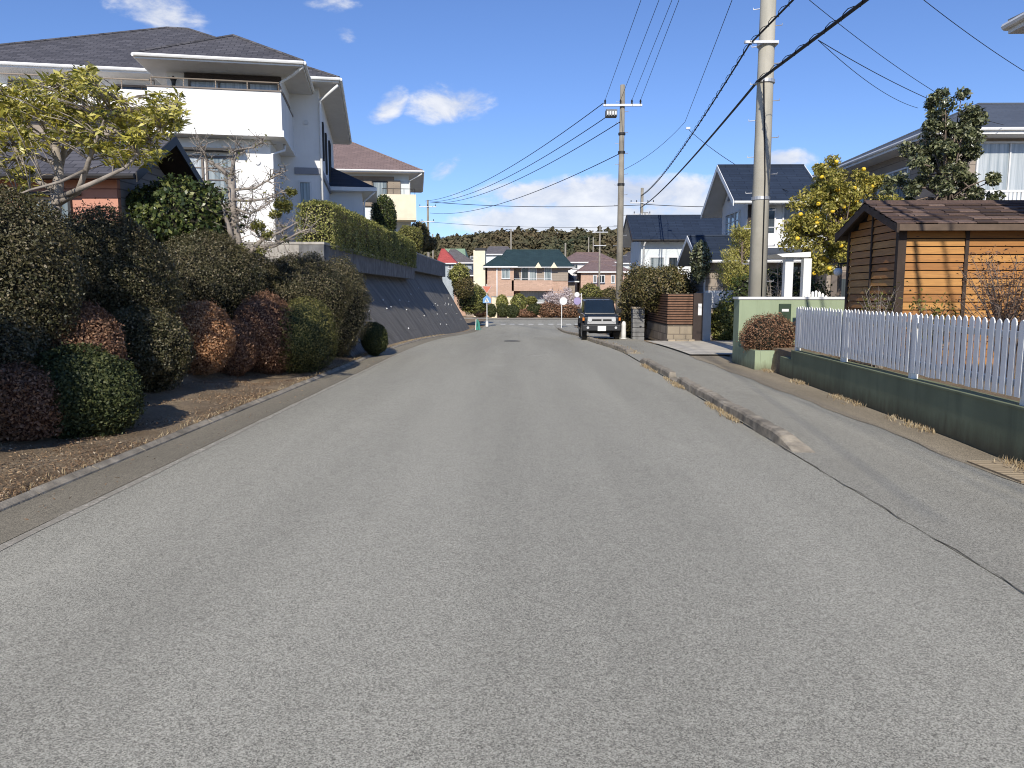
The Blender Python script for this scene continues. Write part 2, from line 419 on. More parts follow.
    m['carglass'] = M('windscreen_glass', (.012, .02, .03), .06, .2, 1.5, spec=.7)
    m['lamp'] = M('lamp_glass', (.55, .56, .56), .15, .05, spec=.6)
    m['amber'] = M('amber_lens', (.6, .2, .03), .3, .05)
    m['signred'] = M('faded_sign_red', (.60, .20, .13), .5, .08)
    m['signblue'] = M('sign_blue', (.16, .34, .62), .5, .06)
    m['purple'] = M('sign_purple', (.32, .27, .46), .5, .06)
    m['signwhite'] = M('sign_white', (.74, .74, .72), .5, .04)
    m['teal'] = M('teal_sheet', (.04, .24, .19), .5, .12)
    m['skyplate'] = M('light_blue_plate', (.40, .58, .72), .5, .06)
    m['wornwood'] = tiles('worn_planks', (.55, .43, .27), 3.0, .09, .2, (.08, .06, .04), .012, .9, .6)
    m['jointdirt'] = M('joint_dirt', (.15, .135, .105), .95, .4, 12)
    m['hillcover'] = M('hill_undergrowth', (.05, .052, .03), .95, .4, .2)
    m['iron'] = M('cast_iron', (.055, .053, .05), .7, .2, 20, .5, 60)
    m['lap_shade'] = M('lap_shade_black', (.02, .018, .017), .9, .1)  # near black standing in for shadow under the shed's laps
    return m
MT = mat_all()
# ------------------------------------------------------------------ foliage
def leaf_quads(P, Nn, L, W, rng, jitter=.7, axis=None):
    """one rhombic leaf per point, facing roughly along Nn"""
    n = len(P)
    nn = Nn + rng.normal(0, jitter, (n, 3)); nn /= np.linalg.norm(nn, axis=1)[:, None] + 1e-9
    a = rng.normal(0, 1, (n, 3)) if axis is None else axis + rng.normal(0, .35, (n, 3))
    a -= nn * (a * nn).sum(1)[:, None]; a /= np.linalg.norm(a, axis=1)[:, None] + 1e-9
    b = np.cross(nn, a)
    s = rng.uniform(.5, 1.5, n)[:, None]
    l = a * L * s * .5; w = b * W * s * .5; bend = nn * (L * .12) * s
    V = np.empty((n, 4, 3)); V[:, 0] = P - l - bend; V[:, 1] = P + w + bend * .3; V[:, 2] = P + l - bend; V[:, 3] = P - w + bend * .3
    return V.reshape(-1, 3)

def lumps(D, rng, amt, freqs=(2.2, 4.1, 7.5, 13.0)):
    f = np.zeros(len(D))
    for i, k in enumerate(freqs):
        for _ in range(2):
            d = rng.normal(0, 1, 3); d /= np.linalg.norm(d)
            q = rng.normal(0, 1, 3); q /= np.linalg.norm(q)
            f += np.sin(D @ d * k + rng.uniform(0, 6.3)) * np.cos(D @ q * k * .8 + rng.uniform(0, 6.3)) * (.8 ** i)
    return 1 + amt * f * .6

def shrub(name, label, cat, base, rad, leaf, n, mat, seed, lump=.10, group=None, lift=None, down=None, jitter=.75, thick=.2, parent=None, fuzz=.04, stem=False, coretint='core', rz=0):
    """clipped bush: an uneven dark heart under a thick shell of single leaves; base = point on the ground"""
    rng = np.random.default_rng(seed)
    rx, ry, rz_ = rad
    cz = rz_ * .8 if lift is None else lift
    k = 28; nth, nph = k, k * 2
    th = np.linspace(0, math.pi, nth); ph = np.linspace(0, 2 * math.pi, nph, endpoint=False)
    TH, PH = np.meshgrid(th, ph, indexing='ij')
    D = np.stack([np.sin(TH) * np.cos(PH), np.sin(TH) * np.sin(PH), np.cos(TH)], -1).reshape(-1, 3)
    d2 = rng.normal(0, 1, (n, 3)); d2 /= np.linalg.norm(d2, axis=1)[:, None]
    # more leaves towards the camera side would be a cheat: shell is even all round
    allD = np.concatenate([D, d2]); f = lumps(allD, rng, lump)
    fc, fl = f[:len(D)], f[len(D):]
    ex = np.array([rx, ry, rz_]); C = np.array([0, 0, cz])
    def body(D_, k):
        Q_ = D_ * ex * k[:, None]
        if down:      # the lower half reaches down to the ground and narrows
            lo = D_[:, 2] < 0
            t = np.abs(D_[lo, 2])
            Q_[lo, 2] = D_[lo, 2] * k[lo] * down
            Q_[lo, :2] *= (1 + (.05 * t - .34 * t ** 3))[:, None]
        return C + Q_
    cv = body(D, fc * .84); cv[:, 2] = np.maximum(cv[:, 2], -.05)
    q = []
    for i in range(nth - 1):
        for j in range(nph):
            j2 = (j + 1) % nph
            q.append((i * nph + j, (i + 1) * nph + j, (i + 1) * nph + j2, i * nph + j2))
    r = 1 - thick * rng.random(n) ** 1.6 + np.abs(rng.normal(0, fuzz, n))
    r = r + (rng.random(n) < .035) * rng.uniform(.02, .13, n)      # stray shoots
    P = body(d2, fl * r)
    nn = d2 / ex; nn /= np.linalg.norm(nn, axis=1)[:, None]
    keep = P[:, 2] > .01
    P, nn = P[keep], nn[keep]
    LV = leaf_quads(P, nn, leaf[0], leaf[1], rng, jitter)
    nv = len(cv)
    V = np.concatenate([cv, LV]); Q = np.concatenate([np.array(q), np.arange(len(LV)).reshape(-1, 4) + nv])
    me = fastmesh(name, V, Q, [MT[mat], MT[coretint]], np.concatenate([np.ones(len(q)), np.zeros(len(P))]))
    o = bpy.data.objects.new(name, me); COL.objects.link(o); o.location = base; o.rotation_euler.z = rz
    if parent: o.parent = parent
    tag(o, label, cat, group)
    if stem:
        t = MB(); rr = random.Random(seed)
        for i in range(5):
            a = i * 1.3; t.tube([(.05 * math.cos(a), .05 * math.sin(a), -.15), (.12 * math.cos(a), .12 * math.sin(a), cz * .35), (rx * .4 * math.cos(a), ry * .4 * math.sin(a), cz)], [.035, .03, .015], 6)
        t.build('stem', MT['bark'], o)
    return o

def box_hedge(name, label, base, rz, size, leaf, n, mat, seed, group=None, round_=.25):
    """long clipped hedge, local x along its length"""
    rng = np.random.default_rng(seed)
    L, W, H = size
    w = np.array([L * H, L * H, W * H, W * H, L * W, 0]); pick = rng.choice(6, n, p=w / w.sum())
    a, b = rng.random(n), rng.random(n)
    P = np.empty((n, 3)); Nn = np.zeros((n, 3))
    for k, (ax, sgn) in enumerate(((1, -1), (1, 1), (0, -1), (0, 1), (2, 1))):
        s = pick == k
        if ax == 1: P[s] = np.stack([a[s] * L, np.full(s.sum(), W / 2 * sgn), b[s] * H], 1)
        elif ax == 0: P[s] = np.stack([np.full(s.sum(), L * (sgn > 0)), (a[s] - .5) * W, b[s] * H], 1)
        else: P[s] = np.stack([a[s] * L, (b[s] - .5) * W, np.full(s.sum(), H)], 1)
        Nn[s, ax] = sgn
    # round the top edges
    e = np.clip((P[:, 2] - (H - round_)) / round_, 0, 1)
    side = np.clip((np.abs(P[:, 1]) - (W / 2 - round_)) / round_, 0, 1)
    P[:, 2] -= round_ * .45 * (side ** 2) * (e > 0) * e; P[:, 1] -= np.sign(P[:, 1]) * round_ * .35 * e ** 2
    ends = np.clip((round_ - P[:, 0]) / round_, 0, 1) - np.clip((P[:, 0] - L + round_) / round_, 0, 1)
    P[:, 0] += ends * round_ * .35 * e ** 2; P[:, 2] -= np.abs(ends) ** 2 * round_ * .35 * e
    wav = .035 * np.sin(P[:, 0] * 2.1 + P[:, 2] * 3) + .03 * np.sin(P[:, 0] * 5.3 + P[:, 1] * 4)
    P += Nn * (wav + rng.normal(0, .03, n) - .05 * rng.random(n))[:, None]
    LV = leaf_quads(P, Nn, leaf[0], leaf[1], rng, .7)
    i = .14
    cx = [(i, -W / 2 + i, 0), (L - i, -W / 2 + i, 0), (L - i, W / 2 - i, 0), (i, W / 2 - i, 0)]
    cv = np.array(cx + [(p[0], p[1], H - i) for p in cx]); q = [(0, 3, 2, 1), (4, 5, 6, 7), (0, 1, 5, 4), (1, 2, 6, 5), (2, 3, 7, 6), (3, 0, 4, 7)]
    V = np.concatenate([cv, LV]); Q = np.concatenate([np.array(q), np.arange(len(LV)).reshape(-1, 4) + 8])
    me = fastmesh(name, V, Q, [MT[mat], MT['core']], np.concatenate([np.ones(6), np.zeros(n)]))
    o = bpy.data.objects.new(name, me); COL.objects.link(o); o.location = base; o.rotation_euler.z = rz
    return tag(o, label, 'hedge', group)

def grow(rng, p, d, L, r, lev, maxl, out, tips, wander=.25, up=.15, nch=(2, 4), spread=.9, shrink=.62, seg=4):
    pts = [p.copy()]; rs = [r]
    for i in range(seg):
        d = (d + Vector((rng.gauss(0, wander), rng.gauss(0, wander), rng.gauss(0, wander) + up * .3))).normalized()
        p = p + d * (L / seg); pts.append(p.copy()); rs.append(r * (1 - .55 * (i + 1) / seg))
    out.append((pts, rs, lev))
    if lev >= maxl:
        tips.append((p, d)); return
    k = rng.randint(*nch)
    for c in range(k):
        i = rng.randint(max(1, seg // 2), seg)
        ax = Vector((rng.gauss(0, 1), rng.gauss(0, 1), rng.gauss(0, .6))).normalized()
        nd = (d + ax * spread + Vector((0, 0, up))).normalized()
        grow(rng, pts[i], nd, L * shrink * rng.uniform(.75, 1.2), rs[i] * .62, lev + 1, maxl, out, tips, wander, up, nch, spread, shrink, seg)
    tips.append((p, d))

def crown_mesh(P, Nn, L, W, rng, mat, name='crown', jitter=.8, axis=None):
    LV = leaf_quads(P, Nn, L, W, rng, jitter, axis)
    return fastmesh(name, LV, np.arange(len(LV)).reshape(-1, 4), [MT[mat]])

def put(me, name, parent, loc=(0, 0, 0)):
    o = bpy.data.objects.new(name, me); COL.objects.link(o); o.parent = parent; o.location = loc
    return o

def ellipsoid_tree(label, base, center, rad, n, leaf, mat, seed, clumps=40, csize=.28, trunk_r=.07, group=None, bark='bark', name='broadleaf_tree', gap=.0, cat='tree', jitter=.8, shape=None):
    """trunk and limbs reaching into leaf clumps scattered through an uneven crown (local coords)"""
    rng = np.random.default_rng(seed); rr = random.Random(seed)
    t = thing(name, label, cat, base, 0, group)
    C = Vector(center); mb = MB()
    cl = []
    while len(cl) < clumps:
        d = Vector((rr.gauss(0, 1), rr.gauss(0, 1), rr.gauss(0, 1))).normalized()
        q = rr.random() ** .45
        w = 1.0
        if shape == 'cone': w = 1.0 - .62 * (d.z * q * .5 + .5)
        p = C + Vector((d.x * rad[0] * q * w, d.y * rad[1] * q * w, d.z * rad[2] * q))
        cl.append((p, rr.uniform(.65, 1.25)))
    fork = Vector((C.x * .4, C.y * .4, max(.3, C.z - rad[2] * .75)))
    mb.tube([(0, 0, -.2), (.03, .02, fork.z * .5), tuple(fork)], [trunk_r, trunk_r * .85, trunk_r * .7], 9)
    mb.tube([fork, (fork + C) / 2 + Vector((.04, 0, 0)), C + Vector((0, 0, rad[2] * .6))], [trunk_r * .7, trunk_r * .5, trunk_r * .15], 7)
    for p, s in cl[::2]:
        a = fork.lerp(C, rr.uniform(0, .9)); mid = a.lerp(p, .5) + Vector((0, 0, .08))
        mb.tube([a, mid, p], [trunk_r * .38, trunk_r * .25, trunk_r * .1], 5)
    mb.build('trunk', MT[bark], t, smooth=True)
    per = n // clumps
    P = []; Q = []
    for p, s in cl:
        d = rng.normal(0, 1, (per, 3)); d /= np.linalg.norm(d, axis=1)[:, None]
        rad_ = rng.random(per)[:, None] ** .5
        P.append(np.array(p) + d * rad_ * csize * s * np.array([1, 1, .8])); Q.append(d * .6 + np.array([0, 0, .5]))
    P = np.concatenate(P); Q = np.concatenate(Q)
    put(crown_mesh(P, Q, leaf[0], leaf[1], rng, mat, jitter=jitter), 'crown', t)
    t['seedpoints'] = 0; del t['seedpoints']
    return t, cl

# ------------------------------------------------------------------ roofs, windows
def hip_roof(parent, x0, x1, y0, y1, z, h, mat, fascia='white', over=0, th=.16, gutter=True, soffit='soffit', name='roof', ridge=None):
    w, d = x1 - x0, y1 - y0
    if ridge is None:
        k = min(w, d) / 2
        if w >= d: A, B = (x0 + k, (y0 + y1) / 2), (x1 - k, (y0 + y1) / 2)
        else: A, B = ((x0 + x1) / 2, y0 + k), ((x0 + x1) / 2, y1 - k)
    else: A, B = ridge
    mb = MB(); c = [(x0, y0, z), (x1, y0, z), (x1, y1, z), (x0, y1, z)]; a, b = (*A, z + h), (*B, z + h)
    if w >= d:
        mb.poly([c[0], c[1], b, a]); mb.poly([c[2], c[3], a, b]); mb.poly([c[3], c[0], a]); mb.poly([c[1], c[2], b])
        hips = [(c[0], a), (c[3], a), (c[1], b), (c[2], b), (a, b)]
    else:
        mb.poly([c[0], c[1], a]); mb.poly([c[1], c[2], b, a]); mb.poly([c[2], c[3], b]); mb.poly([c[3], c[0], a, b])
        hips = [(c[0], a), (c[1], a), (c[2], b), (c[3], b), (a, b)]
    rf = mb.build(name, mat, parent)
    cap = MB()
    for p, q in hips:
        if (Vector(p) - Vector(q)).length > .05: cap.tube([p, q], .055, 6)
    cap.build('ridge_cap', mat, rf)
    fb = MB(); i = .06
    for (p, q) in ((0, 1), (1, 2), (2, 3), (3, 0)):
        P, Q = Vector(c[p]), Vector(c[q]); 
        fb.quad(P - Vector((0, 0, th)), Q - Vector((0, 0, th)), Q - Vector((0, 0, .004)), P - Vector((0, 0, .004)))
    fb.poly([(x0, y0, z - th), (x0, y1, z - th), (x1, y1, z - th), (x1, y0, z - th)], 1)
    fo = fb.build('fascia', [MT[fascia], MT[soffit]], parent)
    if gutter:
        gb = MB()
        for (p, q) in ((0, 1), (1, 2), (2, 3), (3, 0)):
            P, Q = Vector(c[p]), Vector(c[q]); mid = Vector(((x0 + x1) / 2, (y0 + y1) / 2, z)); e = (P + Q) / 2 - mid; e.normalize()
            t = (Q - P).normalized() * .03
            gb.tube([P + e * .055 - Vector((0, 0, .06)) - t, Q + e * .055 - Vector((0, 0, .06)) + t], .055, 7)
        gb.build('gutter', MT[fascia], parent)
    return rf

def gable_roof(parent, x0, x1, y0, y1, z, h, mat, axis='x', th=.13, barge='white', gutter='white', name='roof', soffit=None):
    """two slopes with thickness, ridge along axis; barge boards at the gable ends"""
    mb = MB(); bb = MB()
    if axis == 'x':
        ym = (y0 + y1) / 2
        prof = [(y0, z), (ym, z + h), (y1, z)]
        f = lambda t, u, dz=0: (t, u[0], u[1] + dz); t0, t1 = x0, x1
    else:
        xm = (x0 + x1) / 2
        prof = [(x0, z), (xm, z + h), (x1, z)]
        f = lambda t, u, dz=0: (u[0], t, u[1] + dz); t0, t1 = y0, y1
    for k in range(2):
        a, b = prof[k], prof[k + 1]
        top = [f(t0, a), f(t1, a), f(t1, b), f(t0, b)]
        if axis == 'y': top = top[::-1]
        mb.poly(top)
        bot = [f(t0, a, -th), f(t0, b, -th), f(t1, b, -th), f(t1, a, -th)]
        if axis == 'y': bot = bot[::-1]
        bb.poly(bot, 1)
        lo = a if k == 0 else b
        bb.poly([f(t0, lo, -th), f(t1, lo, -th), f(t1, lo, -.004), f(t0, lo, -.004)])
    rf = mb.build(name, mat, parent)
    cp = MB(); cp.tube([f(t0, prof[1], .01), f(t1, prof[1], .01)], .06, 6); cp.build('ridge_cap', mat, rf)
    bb.build('soffit', [MT[barge], MT[soffit or barge]], parent)
    for t, e in ((t0, -1), (t1, 1)):
        o = .03 * e; q = MB()
        p0, p1, p2 = prof
        q.prism([f(t, p0, -th - .05), f(t, p1, -th - .05), f(t, p2, -th - .05), f(t, p2, .03), f(t, p1, .03), f(t, p0, .03)], (o, 0, 0) if axis == 'x' else (0, o, 0))
        q.build('barge_board', MT[barge], parent)
    if gutter:
        for u, e in ((prof[0], -1), (prof[2], 1)):
            gb = MB(); gb.tube([f(t0, (u[0] + e * .05, u[1]), -.06), f(t1, (u[0] + e * .05, u[1]), -.06)], .055, 7)
            gb.build('gutter', MT[gutter], parent)
    return rf

def window(parent, p, u, n, w, h, pane='glass', frame='alu', sash=2, fw=.06, depth=.07, sill=True, bars=0, label=None):
    """framed window on a wall: p = lower left corner on the wall face, u along the wall, n outward"""
    u = Vector(u).normalized(); n = Vector(n).normalized(); z = Vector((0, 0, 1)); p = Vector(p)
    mb = MB()
    def bar(a0, a1, b0, b1, d0, d1, m=mb, mi=0):
        P = [p + u * a + z * b + n * d for a, b, d in ((a0, b0, d0), (a1, b0, d0), (a1, b1, d0), (a0, b1, d0), (a0, b0, d1), (a1, b0, d1), (a1, b1, d1), (a0, b1, d1))]
        m.add(P, [(0, 3, 2, 1), (4, 5, 6, 7), (0, 1, 5, 4), (1, 2, 6, 5), (2, 3, 7, 6), (3, 0, 4, 7)], mi)
    bar(0, w, 0, fw, -.02, depth); bar(0, w, h - fw, h, -.02, depth)
    bar(0, fw, fw, h - fw, -.02, depth); bar(w - fw, w, fw, h - fw, -.02, depth)
    for i in range(1, sash):
        c = w * i / sash; bar(c - fw * .4, c + fw * .4, fw, h - fw, -.02, depth * .75)
    for i in range(1, bars + 1):
        c = h * i / (bars + 1); bar(fw, w - fw, c - .015, c + .015, -.02, depth * .6)
    fr = mb.build('window', MT[frame], parent)
    if label: fr['label'] = label
    pb = MB(); q = [p + u * a + z * b + n * .012 for a, b in ((fw, fw), (w - fw, fw), (w - fw, h - fw), (fw, h - fw))]
    pb.poly(q); pb.build('pane', MT['p_' + pane], fr)
    if sill:
        sb = MB(); bar(-.04, w + .04, -.05, -.003, -.02, depth + .05, sb); sb.build('sill', MT[frame], fr)
    return fr

def pipe(parent, pts, r=.04, mat='white', name='downpipe'):
    return MB().tube(pts, r, 8).build(name, MT[mat], parent, smooth=True)

def railing(parent, pts, z0, z1, mat='brownframe', step=.9, r=.022, name='railing'):
    mb = MB()
    for a, b in zip(pts[:-1], pts[1:]):
        a, b = Vector((*a, 0)), Vector((*b, 0)); L = (b - a).length; k = max(1, round(L / step))
        mb.tube([a + Vector((0, 0, z1)), b + Vector((0, 0, z1))], r, 6)
        for i in range(k + 1):
            q = a.lerp(b, i / k); mb.tube([q + Vector((0, 0, z0 - .02)), q + Vector((0, 0, z1))], r * .8, 6)
    return mb.build(name, MT[mat], parent)

def wires(name, label, A, B, sag, r=.012, mat='cable', group=None, cat='cable', spiral=0, n=28):
    A, B = Vector(A), Vector(B)
    pts = [A.lerp(B, i / n) - Vector((0, 0, 4 * sag * (i / n) * (1 - i / n))) for i in range(n + 1)]
    mb = MB(); mb.tube(pts, r, 6)
    if spiral:
        k = int((B - A).length / spiral) * 6; L = []
        for i in range(k + 1):
            t = i / k; q = A.lerp(B, t) - Vector((0, 0, 4 * sag * t * (1 - t)))
            a = i / 6 * 2 * math.pi
            L.append(q + Vector((math.cos(a) * .055, 0, math.sin(a) * .055 + .02)))
        mb.tube(L, .009, 4)
    return tag(mb.build(name, MT[mat], origin=A), label, cat, group)

# ------------------------------------------------------------------ world, sun, camera
SUN_EL, SUN_AZ = R(32), R(184.5)          # behind the camera, a little to its left
sd = Vector((math.sin(SUN_AZ) * math.cos(SUN_EL), math.cos(SUN_AZ) * math.cos(SUN_EL), math.sin(SUN_EL)))
def make_world():
    w = bpy.data.worlds.new('World'); SC.world = w; w.use_nodes = True
    nt = w.node_tree; nt.nodes.clear()
    out = nt.nodes.new('ShaderNodeOutputWorld'); bg = nt.nodes.new('ShaderNodeBackground')
    nt.links.new(bg.outputs[0], out.inputs[0])
    sky = N(nt, 'TexSky', sky_type='NISHITA'); sky.sun_disc = False; sky.sun_elevation = SUN_EL; sky.sun_rotation = SUN_AZ
    sky.air_density = 1.0; sky.dust_density = .05; sky.ozone_density = 3.6; sky.altitude = 200
    tc = N(nt, 'TexCoord'); d = tc.outputs['Generated']
    s = N(nt, 'SeparateXYZ', {0: d})
    az = N(nt, 'Math', {0: s.outputs[0], 1: s.outputs[1]}, operation='ARCTAN2').outputs[0]
    el = N(nt, 'Math', {0: s.outputs[2]}, operation='ARCSINE').outputs[0]
    v = N(nt, 'CombineXYZ', {0: az, 1: el}).outputs[0]
    base = mixc(nt, 1.0, sky.outputs[0], SKY_TINT, 'MULTIPLY')
    def mth(op, a, b=None):
        return N(nt, 'Math', {0: a, 1: b} if b is not None else {0: a}, operation=op).outputs[0]
    def cloud(px, py, sx, sy, tilt=0.0):
        q = (S(px, py, 100) - EYE).normalized()
        a0, e0 = math.atan2(q.x, q.y), math.asin(q.z)
        da = mth('SUBTRACT', az, a0); de = mth('SUBTRACT', el, e0)
        if tilt: de = mth('SUBTRACT', de, mth('MULTIPLY', da, tilt))
        r = mth('ADD', mth('POWER', mth('DIVIDE', da, sx / 765), 2.0), mth('POWER', mth('DIVIDE', de, sy / 765), 2.0))
        return N(nt, 'Clamp', {0: mth('SUBTRACT', 1.0, r)}).outputs[0]
    f = None
    for c in CLOUDS:
        m = mth('MULTIPLY', cloud(*c[:5]), c[5])
        f = m if f is None else mth('MAXIMUM', f, m)
    n1 = N(nt, 'TexNoise', {'Vector': N(nt, 'Mapping', {'Vector': v, 'Scale': (1, 1.7, 1)}).outputs[0], 'Scale': 17.0, 'Detail': 8.0, 'Roughness': .6, 'Distortion': .25}).outputs['Fac']
    n2 = N(nt, 'TexNoise', {'Vector': v, 'Scale': 9.0, 'Detail': 3.0}).outputs['Fac']
    dens = mth('ADD', mth('MULTIPLY', f, .75), mth('MULTIPLY', mth('SUBTRACT', n1, .5), 1.5))
    dens = N(nt, 'MapRange', {'Value': dens, 'From Min': .14, 'From Max': .66}, interpolation_type='SMOOTHSTEP').outputs[0]
    dens = mth('MULTIPLY', dens, N(nt, 'MapRange', {'Value': f, 'From Min': 0.0, 'From Max': .12}).outputs[0])
    shade = N(nt, 'MapRange', {'Value': mth('ADD', n1, mth('MULTIPLY', n2, .5)), 'From Min': .55, 'From Max': 1.0}).outputs[0]
    ccol = mixc(nt, shade, CLOUD_LO, CLOUD_HI)
    col = mixc(nt, mth('MULTIPLY', dens, .92), base, ccol)
    nt.links.new(col, bg.inputs[0]); bg.inputs[1].default_value = SKY_STRENGTH
SKY_STRENGTH = .120
SKY_TINT = (.80, .90, 1.19, 1)
CLOUD_LO = (5.0, 5.5, 6.7, 1); CLOUD_HI = (8.6, 8.6, 8.7, 1)
CLOUDS = [(448, 104, 50, 22, .05, .85), (390, 106, 24, 17, .5, .72), (155, 8, 50, 26, -.2, .8), (346, 32, 14, 12, 0, .6), (447, 167, 20, 12, .5, .6), (330, 4, 40, 9, 0, .6),
          (610, 195, 160, 23, 0, 1.15), (580, 222, 150, 24, 0, 1.3), (690, 208, 90, 24, 0, .85), (780, 160, 40, 12, 0, .85), (500, 215, 60, 12, 0, .7), (610, 226, 300, 10, 0, .6),
          (1180, 150, 120, 30, 0, .8), (-150, 180, 140, 25, 0, .8)]
make_world()
sl = bpy.data.lights.new('sun', 'SUN'); sl.energy = 4.75; sl.angle = R(.53); sl.color = (1.0, .935, .83)
so = bpy.data.objects.new('sun', sl); COL.objects.link(so); so.rotation_euler = sd.to_track_quat('Z', 'Y').to_euler()
cam = bpy.data.cameras.new('camera'); cam.sensor_width = 36; cam.lens = F / 1024 * 36; cam.clip_end = 4000; cam.clip_start = .05
co = bpy.data.objects.new('camera', cam); COL.objects.link(co); co.location = EYE; co.rotation_euler = (math.pi / 2 - PITCH, 0, YAW)
SC.camera = co
SC.view_settings.view_transform = 'Standard'; SC.view_settings.look = 'None'; SC.view_settings.exposure = 0
SC.render.resolution_x, SC.render.resolution_y = 1024, 768
SC.cycles.max_bounces = 6; SC.cycles.transparent_max_bounces = 4; SC.cycles.diffuse_bounces = 3; SC.cycles.glossy_bounces = 2
SC.cycles.use_denoising = True; SC.cycles.denoising_prefilter = 'ACCURATE'; SC.cycles.denoising_input_passes = 'RGB_ALBEDO_NORMAL'; SC.cycles.filter_width = 1.05

# ------------------------------------------------------------------ ground, road, pavement
WX = lambda Y: 4.9 + .0476 * (Y - 7.5)           # road face of the garden wall
def smooth(t): t = min(1, max(0, t)); return t * t * (3 - 2 * t)
def terrace(Y):
    z = 3.05 if Y < 45.6 else 4.0
    if Y > 63.5: z = 4.0 + (-1.3 - 4.0) * smooth((Y - 63.5) / 6)
    return z
def wob(X, Y): return .05 * math.sin(X * 1.7 + Y * .9) + .035 * math.sin(X * 3.9 - Y * 2.3) + .02 * math.sin(X * 7 + Y * 5.1)
def hL(X, Y):
    base = g(Y)
    if Y < 23.05:
        t = min(1, max(0, (-4.22 - X) / 4.4)); q = min(1, max(0, (t - .28) / .62))
        z = base + .03 + .42 * t + 1.75 * q * q * (3 - 2 * q) + wob(X, Y) * min(1, t * 6)
        if X < -8.6: z += .25 * smooth((-8.6 - X) / 3)
        return z
    return terrace(Y)
def ground():
    ys = [-40, -20, -10] + [i * .5 for i in range(-10, 44)] + [22, 22.5, 23.0, 23.1, 23.5, 24, 25, 26, 28, 30, 33, 36, 40, 45, 45.59, 45.61, 50, 56, 60, 63.4] + [64 + i for i in range(0, 8)] + [75, 80, 90, 100, 120, 150, 200, 300, 500, 900, 2500]
    fixed = [-2500, -400, -160, -60, -30, -20, -16, -13, -11, -10, -9.2, -8.6, -8, -7.4, -6.9]
    low = [-5.9, -5.6, -5.2, -4.9, -4.6, -4.35, -4.22, -4.1]
    right = [2.9, 4.5]
    far = [6.5, 9, 14, 20, 40, 80, 160, 400, 2500]
    V = []; Q = []
    def gz(Y): return g(Y) if Y < 70 else -1.25
    for Y in ys:
        b = gz(Y)
        w = WX(min(max(Y, -40), 18))
        row = []
        e = -6.62 if 23.05 < Y < 42.3 else -6.95
        for x in fixed: row.append((x if x < -6.9 or Y < 23.05 else e - .15, Y, hL(x, Y) if Y < 70 else b))
        row.append((e, Y, hL(e, Y) if Y < 70 else b)); x = e + .04; row.append((x, Y, hL(x, Y) if Y < 23.05 else b + .03))
        for x in low:
            z = hL(x, Y) if Y < 19.5 else b + .03
            if x >= -4.1: z = b - .05
            row.append((x, Y, z))
        for x in right: row.append((x, Y, b - .05))
        row.append((w + .05, Y, b - .05))
        z = .5 if Y <= 18.1 else b + .06
        if Y > 70: z = b - .02
        row.append((w + .15, Y, z))
        for x in far: row.append((x, Y, z))
        V += row
    nc = len(fixed) + 2 + len(low) + 2 + 2 + len(far)
    for i in range(len(ys) - 1):
        for j in range(nc - 1):
            a = i * nc + j; Q.append((a, a + 1, a + nc + 1, a + nc))
    mb = MB(); mb.add(V, Q); o = mb.build('ground', MT['earth']); o['kind'] = 'structure'
ground()

def sheet(name, x0, x1, ys, dz, mat, kind='structure', zf=g, nx=1):
    """strip following the road profile; x0/x1 may be functions of Y"""
    mb = MB(); V = []; Q = []
    for Y in ys:
        a = x0(Y) if callable(x0) else x0; b = x1(Y) if callable(x1) else x1
        for k in range(nx + 1):
            V.append((a + (b - a) * k / nx, Y, zf(Y) + (dz(Y) if callable(dz) else dz)))
    for i in range(len(ys) - 1):
        for k in range(nx):
            q = i * (nx + 1) + k; Q.append((q, q + 1, q + nx + 2, q + nx + 1))
    mb.add(V, Q); o = mb.build(name, MT[mat]); o['kind'] = kind
    return o
def fr(a, b, s):
    n = max(1, int(round((b - a) / s))); return [a + (b - a) * i / n for i in range(n + 1)]
RE = lambda Y: 2.86 if Y < 21 else 2.86 - .34 * smooth((Y - 21) / 8) + .25 * smooth((Y - 31) / 10)   # right edge of the carriageway
sheet('road', -3.56, RE, fr(-30, 70, 1), 0, 'road')
sheet('cross_street', -45, 45, fr(70, 86, 2), 0, 'road')
sheet('gutter_strip', -4.08, -3.56, fr(-30, 66, 1), lambda Y: .004, 'gutter')
# crumbling white edge line
def edge():
    mb = MB(); rr = random.Random(5); Y = -2
    V = []; Q = []
    ys = fr(-2, 24, .25)
    for Y in ys:
        c = -3.51 + .004 * math.sin(Y * 3.1); w = .04 + .006 * math.sin(Y * 5.7)
        V += [(c - w, Y, g(Y) + .004), (c + w, Y, g(Y) + .004)]
    for i in range(len(ys) - 1): q = 2 * i; Q.append((q, q + 1, q + 3, q + 2))
    mb.add(V, Q); mb.build('edge_marking', MT['wornpaint'])['kind'] = 'structure'
edge()
# low kerb lip along the bank
kb = MB()
ys = fr(-10, 63, .9)
for a, b in zip(ys[:-1], ys[1:]):
    w = .012 * math.sin(a * 2.7)
    kb.add([(-4.17 + w, a, g(a) - .05), (-4.075, a, g(a) - .05), (-4.075, b, g(b) - .05), (-4.17 + w, b, g(b) - .05), (-4.17 + w, a, g(a) + .05), (-4.10, a, g(a) + .014), (-4.10, b - .012, g(b) + .014), (-4.17 + w, b - .012, g(b) + .05)],
           [(4, 5, 6, 7), (1, 2, 6, 5), (0, 1, 5, 4), (2, 3, 7, 6)])
kb.build('kerb_edging', MT['kerb'])['kind'] = 'structure'
